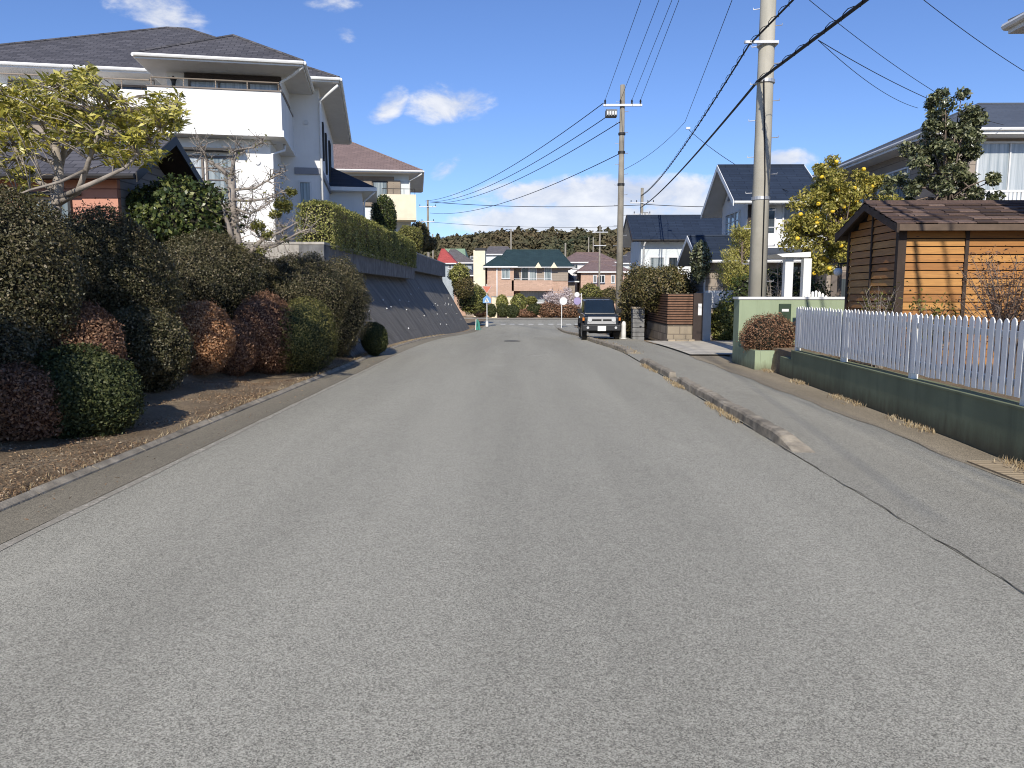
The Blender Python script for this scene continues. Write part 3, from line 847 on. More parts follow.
# right pavement, its seam against the road and the rough concrete strip beside the garden wall
sheet('pavement', RE, lambda Y: 4.52, fr(-30, 70, 1), lambda Y: .004 + .02 * smooth((Y - 7.4) / 1.5) , 'walk', nx=4)
def seam():
    mb = MB(); V = []; Q = []
    ys = fr(-3, 8.3, .12)
    for Y in ys:
        c = 2.86 + .012 * math.sin(Y * 4.3) + .008 * math.sin(Y * 13); w = .0035 + .0025 * math.sin(Y * 7.7 + 1)
        V += [(c - w, Y, g(Y) + .008), (c + w, Y, g(Y) + .008)]
    for i in range(len(ys) - 1): q = 2 * i; Q.append((q, q + 1, q + 3, q + 2))
    mb.add(V, Q); mb.build('pavement_joint', MT['jointdirt'])['kind'] = 'structure'
seam()
sheet('verge_strip', lambda Y: 4.42 + .03 * math.sin(Y * 2.2) + .015 * math.sin(Y * 6.1), lambda Y: WX(min(Y, 18)) - .02, fr(-20, 20.4, .3), lambda Y: .010 + .02 * smooth((Y - 7.4) / 1.5), 'verge')
sheet('driveway', 4.46, 10.5, fr(20.4, 27.9, .75), lambda Y: .068, 'drive')
def kerb(name, Y0, Y1, seed, h=.13, low=()):
    rr = random.Random(seed); mb = MB(); V = []; Q = []
    ys = fr(Y0, Y1, .15)
    for i, Y in enumerate(ys):
        e = min(1, (Y - Y0) / .55, (Y1 - Y) / .45) ; e = max(0, e)
        k = e * (.30 if any(a < Y < b for a, b in low) else 1)
        x = RE(Y) + .008 * math.sin(Y * 3.3) + rr.uniform(-.008, .008); H = h * k + rr.uniform(-.008, .008); W = .17 + .10 * (1 - e)
        b = g(Y)
        V += [(x, Y, b - .03), (x + .012, Y, b + H * .8 + .006), (x + .035, Y, b + H + .008), (x + W - .02, Y, b + H + .01), (x + W, Y, b - .02)]
    for i in range(len(ys) - 1):
        for k in range(4): q = 5 * i + k; Q.append((q, q + 1, q + 6, q + 5))
    mb.add(V, Q); mb.add(V[:5], [(4, 3, 2, 1, 0)]); mb.add(V[-5:], [(0, 1, 2, 3, 4)])
    o = mb.build(name, MT['kerb']); o['kind'] = 'structure'; return o
kerb('kerb', 8.0, 18.9, 3, .13, ((14.2, 14.9),))
kerb('kerb', 21.0, 31.0, 4, .12)
kerb('kerb', 36.5, 63.0, 6, .12)

def scatter(name, label, cat, pts, L, W, mat, seed, up=True, jitter=.5):
    rng = np.random.default_rng(seed); P = np.array(pts); n = len(P)
    if up:
        Nn = rng.normal(0, 1, (n, 3)); Nn[:, 2] *= .2
        LV = leaf_quads(P, Nn, L, W, rng, .1, np.array([0, 0, 1.0]))
    else:
        LV = leaf_quads(P, np.tile([0, 0, 1.0], (n, 1)), L, W, rng, jitter)
    me = fastmesh(name, LV, np.arange(len(LV)).reshape(-1, 4), [MT[mat]])
    o = bpy.data.objects.new(name, me); COL.objects.link(o)
    return tag(o, label, cat, kind='stuff')
def tufts():
    rr = random.Random(8); P = []
    # dry grass in the joint under the right kerb
    Y = 8.3
    while Y < 18.8:
        dens = max(0, math.sin(Y * 1.9) + .55 * math.sin(Y * 5.1) + .35)
        for _ in range(int(26 * dens)): P.append((RE(Y) - abs(rr.gauss(0, .05)), Y + rr.uniform(-.06, .06), g(Y) + .02))
        Y += .09
    # along the foot of the green wall
    Y = 6.6
    while Y < 19:
        dens = max(0, math.sin(Y * 2.7 + 1) + .6 * math.sin(Y * 6.3) + .25)
        for _ in range(int(20 * dens)): P.append((WX(min(Y, 18)) - .02 - abs(rr.gauss(0, .09)), Y + rr.uniform(-.06, .06), g(Y) + .05))
        Y += .09
    for _ in range(2600):
        Y = rr.uniform(20.8, 47); 
        P.append((RE(Y) + .25 + rr.gauss(0, .12), Y, g(Y) + .05))
    # along the left edging
    for _ in range(1500):
        Y = rr.uniform(4, 40); P.append((-4.17 - abs(rr.gauss(0, .07)), Y, g(Y) + .06))
    scatter('dry_grass', 'straw coloured dry grass along the kerb joints and foot of the green wall', 'grass', P, .065, .008, 'straw', 1)
tufts()
def litter():
    rr = random.Random(9); P = []
    for _ in range(80000):
        Y = 3.5 + 18 * rr.random() ** 1.4; X = -4.2 - 4.0 * rr.random() ** 1.5
        if rr.random() > .5 + .4 * math.sin(X * 3.1 + Y * 1.3) + .35 * math.sin(Y * 2.9 - X * 5.3): continue
        P.append((X, Y, hL(X, Y) + .012 + rr.random() * .02))
    for _ in range(250):
        Y = 4.5 + 18 * rr.random(); P.append((-3.6 - .45 * rr.random(), Y, g(Y) + .012))
    scatter('fallen_leaves', 'brown fallen leaves and needles covering the sloping bank', 'leaves', P, .032, .009, 'litter', 2, up=False, jitter=.45)
litter()

# manhole lid in the carriageway
p = S(512, 341.5, 29); mh = MB(); mh.disc((0, 0, .008), .32, (0, 0, 1), .012, 28); mh.disc((0, 0, .0135), .26, (0, 0, 1), .004, 28)
o = mh.build('manhole_cover', MT['iron']); o.location = (p.x, 29, g(29)); tag(o, 'small dark round iron cover set in the carriageway', 'manhole cover')
dg = MB(); dg.box(-.2, .2, -.42, .42, 0, .016)
o = dg.build('drain_cover', MT['wornwood']); o.location = (4.66, 7.15, g(7) + .012); tag(o, 'worn brownish slatted drain cover beside the dark green wall', 'drain cover')

# ================================================================== LEFT BANK
def on_bank(X, Y): return (X, Y, hL(X, Y) - .03)
HG = 'clipped dark shrubs on the left bank'
small = (.036, .019)
def dark_shrub(label, px, py, Y, rad, n, seed, lump=.09, mat='holly', leaf=small):
    p = S(px, py, Y); b = on_bank(p.x, Y)
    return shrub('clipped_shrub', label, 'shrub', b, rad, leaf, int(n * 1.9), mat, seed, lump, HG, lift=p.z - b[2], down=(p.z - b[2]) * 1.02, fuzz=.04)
dark_shrub('largest dark clipped shrub at the near end of the bank, under the yellow green tree', 5, 278, 9.3, (.88, .85, .98), 26000, 11, .10)
dark_shrub('tall rounded dark shrub with brownish patches behind the dark green mound', 104, 280, 12.0, (1.0, .85, 1.02), 30000, 12, .08)
dark_shrub('rounded dark shrub below the bare pruned tree', 205, 280, 15.8, (1.08, .9, .95), 24000, 13, .08)
dark_shrub('double headed dark shrub leaning over the striped red and green mound', 300, 296, 18.2, (1.1, 1.0, 1.0), 26000, 14, .13)
dark_shrub('broad dark shrub head nearest the grooved retaining wall', 338, 305, 19.2, (.8, .9, 1.1), 16000, 15, .10)
dark_shrub('low dark skirt shrub enlarged in place of deep shadow beneath the tall brownish patched shrub', 146, 352, 11.3, (.66, .6, .72), 15000, 16, .12)  # foliage enlarged to stand in for the deep shadow under its neighbour
dark_shrub('shaded leafy shrub at the edge of the photo below the largest shrub', -20, 365, 8.6, (.7, .6, .8), 16000, 17, .12)
dark_shrub('dark shrub beyond the orange mound in the shade of its neighbours', 250, 290, 17.6, (.7, .7, .85), 14000, 18, .1)
# hidden just outside the frame: the bushes that shade the near mounds
for (x, y, r, s) in ((-5.9, 6.6, .85, 19), (-6.9, 4.2, 1.1, 20)):
    b = on_bank(x, y); shrub('clipped_shrub', 'dark clipped shrub outside the frame at the near end of the bank', 'shrub', b, (r, r, r * 1.15), (.06, .032), 9000, 'holly', s, .1, HG, lift=1.15, down=1.2)
MG = 'low clipped mounds along the kerb'
def mound(label, px, py, Y, rad, n, mat, seed, lump=.07, leaf=(.036, .019)):
    n = int(n * 1.5); core = {'redleaf': 'core_red', 'orangeleaf': 'core_orange'}.get(mat, 'core_green')
    p = S(px, py, Y); b = on_bank(p.x, Y)
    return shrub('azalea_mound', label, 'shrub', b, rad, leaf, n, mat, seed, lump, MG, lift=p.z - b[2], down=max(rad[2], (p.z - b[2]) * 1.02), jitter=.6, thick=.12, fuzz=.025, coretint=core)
mound('dark green rounded mound nearest the camera beside the kerb', 80, 396, 8.75, (.66, .55, .62), 14000, 'moss', 31)
mound('dark red shaded mound at the edge of the photo', 15, 410, 8.2, (.48, .5, .5), 9000, 'redleaf', 32)
mound('reddish sloping mound behind the dark green mound', 82, 350, 9.8, (.50, .5, .6), 10000, 'redleaf', 33)
mound('pale orange brown mound in a patch of sun', 198, 340, 13.4, (.60, .6, .68), 13000, 'orangeleaf', 34)
mound('small dark red mound between the orange mound and striped mound', 234, 350, 14.2, (.42, .45, .54), 8000, 'redleaf', 35)
mound('long red topped mound with a green side', 266, 336, 15.2, (.60, .9, .86), 14000, 'redleaf', 36)
mound('moss green mound touching the red topped mound', 302, 337, 15.9, (.70, 1.1, .82), 14000, 'olivemoss', 37)
mound('small dark green ball at the foot of the grooved wall', 374, 339, 20.6, (.36, .36, .44), 7000, 'moss', 38)
# leafy camellia behind the clipped shrubs
p = S(176, 222, 16.5); b = on_bank(p.x, 16.5)
shrub('camellia', 'bright glossy leaved shrub in front of the grey clad outbuilding', 'shrub', b, (1.15, .8, .82), (.10, .055), 9000, 'darkleaf', 41, .14, lift=p.z - b[2], fuzz=.06, thick=.3)

# yellow green broadleaf tree over the near shrubs
def yellow_tree():
    rr = random.Random(21); rng = np.random.default_rng(21)
    Y0 = 10.2; bp = S(52, 250, Y0); b = (bp.x, Y0, hL(bp.x, Y0) - .05)
    t = thing('broadleaf_tree', 'yellow green leaved tree with pale bare limbs in front of the white house', 'tree', b)
    mb = MB(); tips = []
    L = lambda px, py, dy=0: S(px, py, Y0 + dy) - Vector(b)
    limbs = [([(52, 262, 0), (57, 210, 0), (60, 175, 0), (55, 146, .1)], [.085, .075, .07, .066]),
             ([(56, 215, 0), (54, 190, .2), (62, 160, .3), (70, 125, .3), (72, 95, .2), (88, 72, .1)], [.065, .06, .05, .04, .03, .012]),
             ([(56, 205, 0), (78, 192, -.2), (86, 170, -.3), (92, 150, -.4), (105, 120, -.4), (120, 102, -.3)], [.055, .05, .042, .034, .025, .01]),
             ([(60, 198, 0), (80, 189, -.4), (100, 180, -.5), (125, 168, -.5), (150, 140, -.3), (172, 118, -.2)], [.05, .045, .035, .028, .02, .01]),
             ([(54, 190, .1), (35, 180, .2), (20, 160, .2), (8, 130, .2), (2, 95, .1)], [.05, .04, .035, .028, .012]),
             ([(58, 165, .1), (40, 158, .3), (22, 152, .4), (5, 165, .4), (-15, 150, .4)], [.035, .03, .026, .02, .01]),
             ([(70, 125, .3), (100, 112, .5), (125, 118, .5), (150, 112, .4)], [.03, .025, .02, .01]),
             ([(62, 160, .3), (80, 140, .6), (110, 135, .8), (140, 125, .8)], [.03, .028, .02, .01]),
             ([(86, 170, -.3), (60, 182, -.6), (30, 190, -.7), (5, 200, -.6)], [.03, .022, .018, .01]),
             ([(72, 95, .2), (50, 82, .2), (25, 85, .3), (0, 88, .3)], [.02, .016, .014, .008])]
    mids = []
    for pts, rs in limbs:
        q = [L(*a) for a in pts]; mb.tube(q, [r_ * .78 for r_ in rs], 8)
        for i in range(1, len(q)): mids.append((q[i - 1].lerp(q[i], .5), .5)); mids.append((q[i], 1))
        tips.append(q[-1])
    mb.ball(L(55, 146, .1), .068, 10)
    # leafy shoots
    shoots = []
    area = [(20, 105, 34, 26), (70, 98, 40, 24), (45, 130, 48, 20), (105, 130, 34, 22), (150, 118, 30, 16), (165, 104, 18, 12), (130, 148, 30, 16), (85, 75, 10, 10), (75, 85, 18, 14), (8, 150, 26, 26),
            (110, 98, 22, 10), (-25, 120, 35, 40), (30, 100, 40, 18), (15, 185, 22, 16)]
    wts = [1.4, 1.4, 1.4, 1.3, 1.2, .8, .9, .5, .6, .8, .5, 1.2, .9, .35]
    for _ in range(600):
        a = rr.choices(area, wts)[0]; an = rr.uniform(0, 6.283); rd = rr.random() ** .5
        px = a[0] + a[2] * 1.1 * rd * math.cos(an); py = a[1] + a[3] * 1.1 * rd * math.sin(an)
        shoots.append(L(px, py, rr.gauss(0, .45)))
    P = []; A = []; Nn = []
    for q in shoots:
        m = min(mids, key=lambda u: (u[0] - q).length)[0]
        d = (q - m)
        if d.length > .08:
            st = m.lerp(q, max(0, 1 - .5 / d.length))
            mb.tube([st, st.lerp(q, .5) + Vector((0, 0, .03)), q], [.009, .007, .004], 4)
        ax = (d.normalized() * .5 + Vector((rr.gauss(0, .4), rr.gauss(0, .4), .6))).normalized()
        for k in range(rr.randint(8, 15)):
            a = k * 2.4; r = Vector((math.cos(a), math.sin(a), 0)); ld = (r * .8 + ax * rr.uniform(-.2, .7)).normalized()
            L_ = rr.uniform(.05, .10)
            P.append(q + ld * L_ - ax * rr.uniform(0, .10)); A.append(ld); Nn.append((ax + Vector((rr.gauss(0, .3), rr.gauss(0, .3), .3))).normalized())
    mb.build('trunk', MT['bark_pale'], t, smooth=True)
    P, A, Nn = np.array(P), np.array(A), np.array(Nn)
    put(crown_mesh(P, Nn, .115, .032, rng, 'yellowleaf', jitter=.3, axis=A), 'crown', t)
yellow_tree()

# hard pruned tree, nearly bare
def bare_tree():
    rr = random.Random(33); rng = np.random.default_rng(33); Y0 = 16.5
    bp = S(238, 275, Y0); b = (bp.x, Y0, hL(bp.x, Y0) - .05)
    t = thing('pruned_tree', 'nearly bare pruned tree with twisted grey limbs before the bay window', 'tree', b)
    L = lambda px, py, dy=0: S(px, py, Y0 + dy) - Vector(b)
    mb = MB()
    main = [([(247, 345, 0), (244, 300, 0), (240, 262, 0), (236, 235, 0), (232, 205, 0), (231, 176, 0)], [.17, .16, .13, .10, .085, .075]),
            ([(238, 255, 0), (228, 225, -.2), (222, 205, -.3)], [.07, .05, .02]),
            ([(242, 262, 0), (252, 250, -.1), (262, 240, -.1), (280, 232, -.2), (298, 222, -.2)], [.07, .055, .04, .025, .01]),
            ([(252, 250, -.1), (275, 246, -.2), (300, 232, -.2), (312, 228, -.2)], [.04, .03, .018, .008]),
            ([(231, 178, 0), (220, 168, -.1), (207, 160, -.1), (203, 150, -.2), (196, 146, -.2)], [.05, .04, .03, .02, .008]),
            ([(231, 176, 0), (234, 160, 0), (237, 150, .1), (255, 147, .2), (264, 139, .2)], [.045, .038, .028, .018, .008]),
            ([(232, 190, 0), (255, 188, .1), (275, 176, .1), (288, 170, .1)], [.03, .024, .018, .008]),
            ([(232, 200, 0), (250, 201, -.2), (270, 198, -.2), (285, 190, -.2)], [.028, .024, .016, .008]),
            ([(233, 208, 0), (250, 214, -.3), (262, 208, -.3), (278, 196, -.3)], [.028, .022, .016, .008]),
            ([(235, 222, 0), (222, 212, .2), (212, 200, .3), (206, 190, .3)], [.03, .022, .016, .008]),
            ([(262, 240, -.1), (256, 232, .1), (246, 226, .2), (243, 214, .2)], [.03, .024, .016, .008])]
    twig = []
    for pts, rs in main:
        q = [L(*a) for a in pts]; mb.tube(q, rs, 8)
        for i in range(1, len(q)):
            for k in range(11):
                st = q[i - 1].lerp(q[i], rr.random()); d = Vector((rr.gauss(0, 1), rr.gauss(0, .7), rr.gauss(.35, .7))).normalized()
                l = rr.uniform(.12, .42); m = st + d * l * .5 + Vector((0, 0, rr.gauss(0, .04))); e = m + (d + Vector((rr.gauss(0, .6), rr.gauss(0, .4), rr.gauss(.1, .5)))).normalized() * l * .6
                mb.tube([st, m, e], [.011, .008, .003], 4); twig.append(e)
                for _ in range(2):
                    e2 = m + Vector((rr.gauss(0, 1), rr.gauss(0, .6), rr.gauss(.2, .7))).normalized() * l * .5; mb.tube([m, e2], [.006, .0025], 4); twig.append(e2)
    mb.build('trunk', MT['bark_pale'], t, smooth=True)
    P = []
    for px, py, r, k in ((258, 226, .15, 260), (268, 235, .13, 160), (283, 205, .20, 340), (275, 215, .13, 120), (291, 192, .12, 120), (262, 250, .12, 60), (240, 248, .10, 60), (285, 240, .1, 40), (222, 238, .08, 40)):
        c = L(px, py, -.15)
        for _ in range(k * 2): P.append(c + Vector((rr.gauss(0, 1), rr.gauss(0, 1), rr.gauss(0, .6))).normalized() * r * rr.random() ** .4)
    for e in twig[::3]: P.append(e)
    P = np.array(P)
    put(crown_mesh(P, np.tile([0, -.2, 1.0], (len(P), 1)), .06, .03, rng, 'olive'), 'crown', t)
bare_tree()

# red and grey outbuilding behind the tree
def outbuilding():
    c = S(118, 200, 15.8); X1 = c.x; gz = 2.3
    h = thing('outbuilding', 'low outbuilding with red boarded front, grey clad side and dark roof', 'outbuilding', (X1, 15.8, gz))
    D = 2.75; ze = 1.78
    MB().box(-6, 0, 0, .12, -.6, ze).build('front_wall', MT['redwall'], h)
    sb = MB(); sb.prism([(0, .12, -.6), (0, D, -.6), (0, D, ze), (0, D / 2, ze + .75), (0, .12, ze)], (-.14, 0, 0)); sb.build('side_wall', MT['siding'], h)
    MB().box(-6, -.14, D - .1, D, -.6, ze).build('rear_wall', MT['siding'], h)
    gable_roof(h, -6.5, .62, -.45, D + .45, ze - .02, 1.05, MT['slate'], 'x', .12, 'darkmetal', 'darkmetal', soffit='shedtrim')
    window(h, (-2.0, 0, .72), (1, 0, 0), (0, -1, 0), 1.05, .62, 'lace', 'darkmetal')
    MB().box(-2.2, -.75, -.14, -.003, 1.38, 1.45).build('window_hood', MT['darkmetal'], h)
outbuilding()

# ================================================================== WHITE HOUSE
def white_house():
    c = S(321, 180, 27.6); W0 = Vector((c.x, 27.6, 3.05))
    h = thing('house', 'big white two storey house with balconies and grey hipped roof above the bank', 'house', W0, R(11))
    w = MT['white_wall']
    MB().box(-11.6, 0, 0, 9.5, -.3, 5.95).build('wall', w, h)
    MB().box(-4.3, -1.35, -2.8, -.003, -1.0, 3.42).build('bay_wall', w, h)
    MB().box(-4.5, -1.0, -2.1, -.003, 3.46, 5.66).build('upper_wall', w, h)
    # near balcony
    b = MB()
    b.box(-4.75, -.9, -3.4, -3.22, 3.7, 4.76); b.box(-1.06, -.9, -3.22, -.003, 3.7, 4.76); b.box(-4.75, -4.59, -3.22, -2.46, 3.7, 4.76)
    b.box(-4.75, -.9, -3.4, -.003, 3.62, 3.70)
    bo = b.build('balcony', w, h)
    MB().box(-4.80, -.85, -3.45, -.003, 3.43, 3.617).build('balcony_band', MT['white'], bo)
    cp = MB(); cp.box(-4.77, -.88, -3.43, -3.20, 4.764, 4.805); cp.box(-1.08, -.88, -3.197, -.003, 4.764, 4.805); cp.build('coping', MT['brownframe'], bo)
    railing(bo, [(-4.65, -3.3), (-.98, -3.3), (-.98, -.1)], 4.79, 5.06, 'shutter', .95)
    # far balcony
    b = MB(); b.box(-12.5, -4.78, -2.45, -2.3, 4.35, 4.88); b.box(-12.5, -4.78, -2.297, -.003, 4.35, 4.45); bo = b.build('balcony', w, h)
    MB().box(-12.52, -4.80, -2.5, -2.32, 4.22, 4.347).build('balcony_beam', MT['beam'], bo)
    railing(bo, [(-12.4, -2.37), (-4.8, -2.37)], 4.86, 5.2, 'shutter', .95)
    # lower floor under the far balcony
    MB().box(-12.2, -4.303, -1.9, -.003, -.6, 4.15).build('lower_wall', MT['taupe'], h)
    # roofs
    hip_roof(h, -12.7, .75, -.85, 10.3, 5.95, 3.0, MT['slate'], ridge=((-6.0, 4.6), (-5.2, 4.6)))
    hip_roof(h, -5.02, -.22, -3.45, 2.4, 5.70, 1.35, MT['slate'], ridge=((-2.6, -1.1), (-2.6, 1.6)))
    # windows
    window(h, (-3.85, -2.1, 3.85), (1, 0, 0), (0, -1, 0), 2.75, 1.5, 'curtain', 'brownframe', 3)
    MB().box(-3.95, -1.02, -2.2, -2.105, 5.37, 5.52).build('shutter_box', MT['darkpost'], h)
    window(h, (-9.9, 0, 3.9), (1, 0, 0), (0, -1, 0), 1.75, 1.7, 'glass', 'brownframe', 2)
    window(h, (-6.6, 0, 3.9), (1, 0, 0), (0, -1, 0), 1.6, 1.7, 'glass', 'brownframe', 2)
    window(h, (-12.2, -1.9, 2.2), (1, 0, 0), (0, -1, 0), 1.6, 1.3, 'glass', 'brownframe', 2)
    window(h, (-7.6, -1.9, 1.8), (1, 0, 0), (0, -1, 0), 1.9, 1.6, 'glass', 'brownframe', 2)
    window(h, (-4.22, -2.8, .7), (1, 0, 0), (0, -1, 0), .85, 2.2, 'curtain', 'brownframe', 1, bars=5)
    window(h, (-3.3, -2.8, .7), (1, 0, 0), (0, -1, 0), .85, 2.2, 'lace', 'brownframe', 1, bars=5)
    MB().box(-4.4, -2.15, -3.15, -2.803, 3.02, 3.09).build('window_hood', MT['darkmetal'], h)
    for v, w_, z0, hh in ((1.2, .34, 3.55, 1.35), (2.9, .34, 3.3, 1.55), (5.2, .8, 3.0, 2.0)):
        window(h, (0, v, z0), (0, 1, 0), (1, 0, 0), w_, hh, 'glass', 'darkmetal', 1, sill=False, fw=.045)
    window(h, (-.78, 0, 1.5), (1, 0, 0), (0, -1, 0), .45, 1.1, 'lace', 'alu', 1)
    for u, z in ((-.45, 4.6), (-1.75, 2.75)):
        vb = MB(); y = -.003 if z > 4 else -2.803; vb.disc((u, y - .02, z), .085, (0, 1, 0), .04, 16); vb.build('vent_cap', MT['alu'], h)
    MB().box(-.9, -.02, -.06, -.003, 2.82, 3.05).build('string_band', MT['greytrim'], h)
    MB().box(.003, .06, .1, 9.4, 2.82, 3.05).build('string_band', MT['greytrim'], h)
    # wall lantern
    lb = MB(); lb.tube([(-4.25, -2.08, 5.3), (-4.25, -2.3, 5.35)], .015, 6); lb.lathe([(.02, .12), (.10, .04), (.10, .02), (.07, -.02), (.05, -.2), (.01, -.22)], 8, 0, (-4.25, -2.3, 5.25))
    lb.build('wall_lantern', MT['darkmetal'], h)
    # pipes
    pipe(h, [(-.22, -3.40, 5.56), (-.55, -3.0, 5.40), (-.98, -2.6, 5.26), (-.98, -2.6, 4.8)], .045)
    pipe(h, [(.70, -.80, 5.70), (.05, -.08, 5.35), (.04, -.06, 5.15), (.04, -.06, -.2)], .045)
    pipe(h, [(-.98, -2.2, 3.42), (-.98, -2.3, 3.22), (-1.3, -2.86, 3.0), (-1.3, -2.86, -.8)], .045)
    # side porch
    po = MB(); po.box(.003, 1.35, 5.4, 8.4, -.3, 3.0); po.build('porch_wall', w, h)
    r = MB(); a, bq, cq, dq, e, f_ = (0.003, 4.9, 3.08), (1.95, 4.9, 3.08), (1.95, 9.0, 3.08), (.003, 9.0, 3.08), (.003, 6.3, 4.1), (.003, 8.6, 4.1)
    r.poly([a, bq, e]); r.poly([bq, cq, f_, e]); r.poly([cq, dq, f_]); pr = r.build('porch_roof', MT['navy'], h)
    k = MB(); k.box(.003, 1.97, 4.88, 9.02, 2.92, 3.076); k.build('eave', MT['white'], pr)
    pipe(h, [(1.9, 4.95, 2.9), (1.45, 5.35, 2.55), (1.42, 5.4, 2.3), (1.42, 5.38, -.2)], .035)
white_house()

# ================================================================== RETAINING WALL AND CAPS
def retaining():
    h = thing('retaining_wall', 'long dark grooved concrete retaining wall leaning back along the road', 'retaining wall', (-4.5, 42, g(42)))
    off = Vector((-4.5, 42, g(42)))
    mb = MB(); ys = fr(21.2, 45.6, 1.5); V = []
    bot = lambda Y: Vector((-4.42, Y, g(Y) - .1)) - off
    def top(Y, z):
        b_ = g(Y) - .1; return Vector((-4.42 - 2.42 * (z - b_) / (2.98 - b_), Y, z)) - off
    def strip(ys, z):
        for a, b in zip(ys[:-1], ys[1:]): mb.quad(bot(a), bot(b), top(b, z), top(a, z))
    ys = fr(19.9, 42.2, 1.5); strip(ys, 2.45); strip(fr(42.2, 62.5, 1.45), 2.98)
    # sloping far end
    mb.poly([bot(62.5), Vector((-4.42, 63.2, -1.35)) - off, Vector((-8.6, 65.2, -1.35)) - off, Vector((-8.6, 62.5, 2.98)) - off, top(62.5, 2.98)])
    mb.poly([bot(19.9), top(19.9, 2.45), Vector((-8.4, 19.9, 2.45)) - off, Vector((-8.4, 19.9, .4)) - off])
    mb.build('wall_face', MT['retaining'], h)
    rr = random.Random(4); pm = None
    for k in range(30):
        t = rr.choice([.2, .35, .5, .62, .75]) + rr.uniform(-.03, .03); Y = rr.uniform(24, 61.5); z1 = 2.45 if Y < 42.2 else 2.98
        a = bot(Y); b = top(Y, z1); q = a.lerp(b, t)
        if pm is None:
            pb = MB(); n = Vector((.86, 0, .5)); pb.tube([-n * .04, n * .04], .03, 8); pm = pb.build('weep_pipe', MT['white'], h); o = pm
        else:
            o = pm.copy(); COL.objects.link(o); o.parent = h
        o.location = q
retaining()
def cap(label, Y0, Y1, z0, z1, ret, X0):
    t = thing('block_wall', label, 'wall', (X0, Y0, z0))
    MB().box(-.75, 0, 0, Y1 - Y0, 0, z1 - z0 - .08).build('road_face', MT['block_shaded'], t)  # shade of this side is put into its colour
    MB().box(-.25, .02, -.02, Y1 - Y0, z1 - z0 - .076, z1 - z0).build('coping', MT['block'], t)
    if ret: MB().box(-ret, -.753, 0, .2, -2.0, z1 - z0 - .08).build('return_wall', MT['block'], t); MB().box(-ret, -.253, -.02, .22, z1 - z0 - .076, z1 - z0).build('coping', MT['block'], t)
    return t
cap('black streaked concrete wall under the long clipped hedge', 23.0, 42.0, 2.45, 3.22, 4.5, -6.0)
cap('higher streaked concrete wall under the brown roofed house', 42.3, 62.4, 3.0, 4.1, 2.5, -6.40)

# clipped hedge on the terrace
p0 = (-6.45, 23.7, 3.05)
box_hedge('hedge', 'long clipped green hedge on top of the streaked concrete wall', p0, R(90), (18.2, 1.15, 1.5), (.06, .034), 60000, 'hedge', 51, None, .22)
p = S(384, 217, 40); shrub('topiary_shrub', 'egg shaped dark topiary beside the cream balcony', 'shrub', (p.x, 40, 3.0), (.62, .62, 1.1), (.08, .045), 7000, 'darkleaf', 52, .06, lift=p.z - 3.0)
p = S(410, 239, 49); shrub('garden_shrub', 'yellowish rounded shrub on the upper terrace below the balcony', 'shrub', (p.x, 49, 3.95), (.8, .9, .85), (.09, .05), 5000, 'olive', 53, .12, lift=p.z - 3.95)
p = S(419, 236, 54); shrub('garden_shrub', 'dark shrub at the corner of the upper terrace', 'shrub', (p.x, 54, 3.95), (.75, .9, .9), (.1, .055), 5000, 'mixed', 54, .14, lift=p.z - 3.95)
p = S(427, 244, 59); shrub('garden_shrub', 'low brownish shrub at the far end of the upper terrace', 'shrub', (p.x, 59, 3.95), (.7, 1.4, .6), (.1, .055), 4000, 'mixed', 55, .16, lift=p.z - 3.95)
for i, (px, py, Y, r, mt, lb) in enumerate(((463, 286, 66, .9, 'mixed', 'brownish shrub on the slope where the retaining wall ends'), (470, 300, 68, 1.0, 'hedge', 'yellow green shrub at the corner of the junction'), (459, 275, 66, .8, 'hedge', 'olive shrub high on the slope at the wall end'), (476, 298, 73, 1.1, 'olive', 'pale olive shrub behind the faded red sign'))):
    p = S(px, py, Y); bz = max(-1.3, p.z - r * 1.3); shrub('garden_shrub', lb, 'shrub', (p.x, Y, bz), (r * 1.05, r, r * 1.15), (.13, .07), 3500, mt, 60 + i, .18, lift=p.z - bz)

def brown_house():
    c = S(409, 190, 51); h = thing('house', 'off white house with brown hipped roof and small cream balcony beyond the hedge', 'house', (c.x, 51, 4.0), R(8))
    w = MT['paleblue']
    MB().box(-9.5, 0, 0, 8, -.3, 5.5).build('wall', w, h)
    hip_roof(h, -10.4, .9, -.9, 8.9, 5.55, 2.6, MT['brown_tile'])
    MB().box(-5.2, -.95, .0 - .05, -.003, 3.3, 5.25).build('recess', MT['shutter'], h)
    window(h, (-2.35, -.05, 2.5), (1, 0, 0), (0, -1, 0), .95, 2.45, 'lace', 'darkmetal', 1, sill=False)
    for u in (-3.2, -1.35): MB().box(u, u + .8, -.16, -.053, 3.35, 5.0).build('shutter', MT['shutter'], h)
    b = MB(); b.box(-1.75, .45, -1.5, -1.36, 2.45, 3.95); b.box(.31, .45, -1.357, -.003, 2.45, 3.95); b.box(-1.75, -1.61, -1.357, -.003, 2.45, 3.95); b.box(-1.75, .45, -1.5, -.003, 2.35, 2.446)
    bo = b.build('balcony', MT['cream'], h); railing(bo, [(-1.68, -1.43), (.38, -1.43), (.38, -.1)], 3.93, 4.3, 'darkmetal', .6)
    window(h, (-3.6, 0, .4), (1, 0, 0), (0, -1, 0), 1.6, 1.7, 'glass', 'darkmetal', 2)
    pipe(h, [(.85, -.85, 5.35), (.05, -.06, 5.0), (.05, -.06, -.2)], .05, 'white')
    MB().box(.003, .9, .6, 2.2, 1.6, 1.72).build('side_canopy', MT['slate'], h)
brown_house()
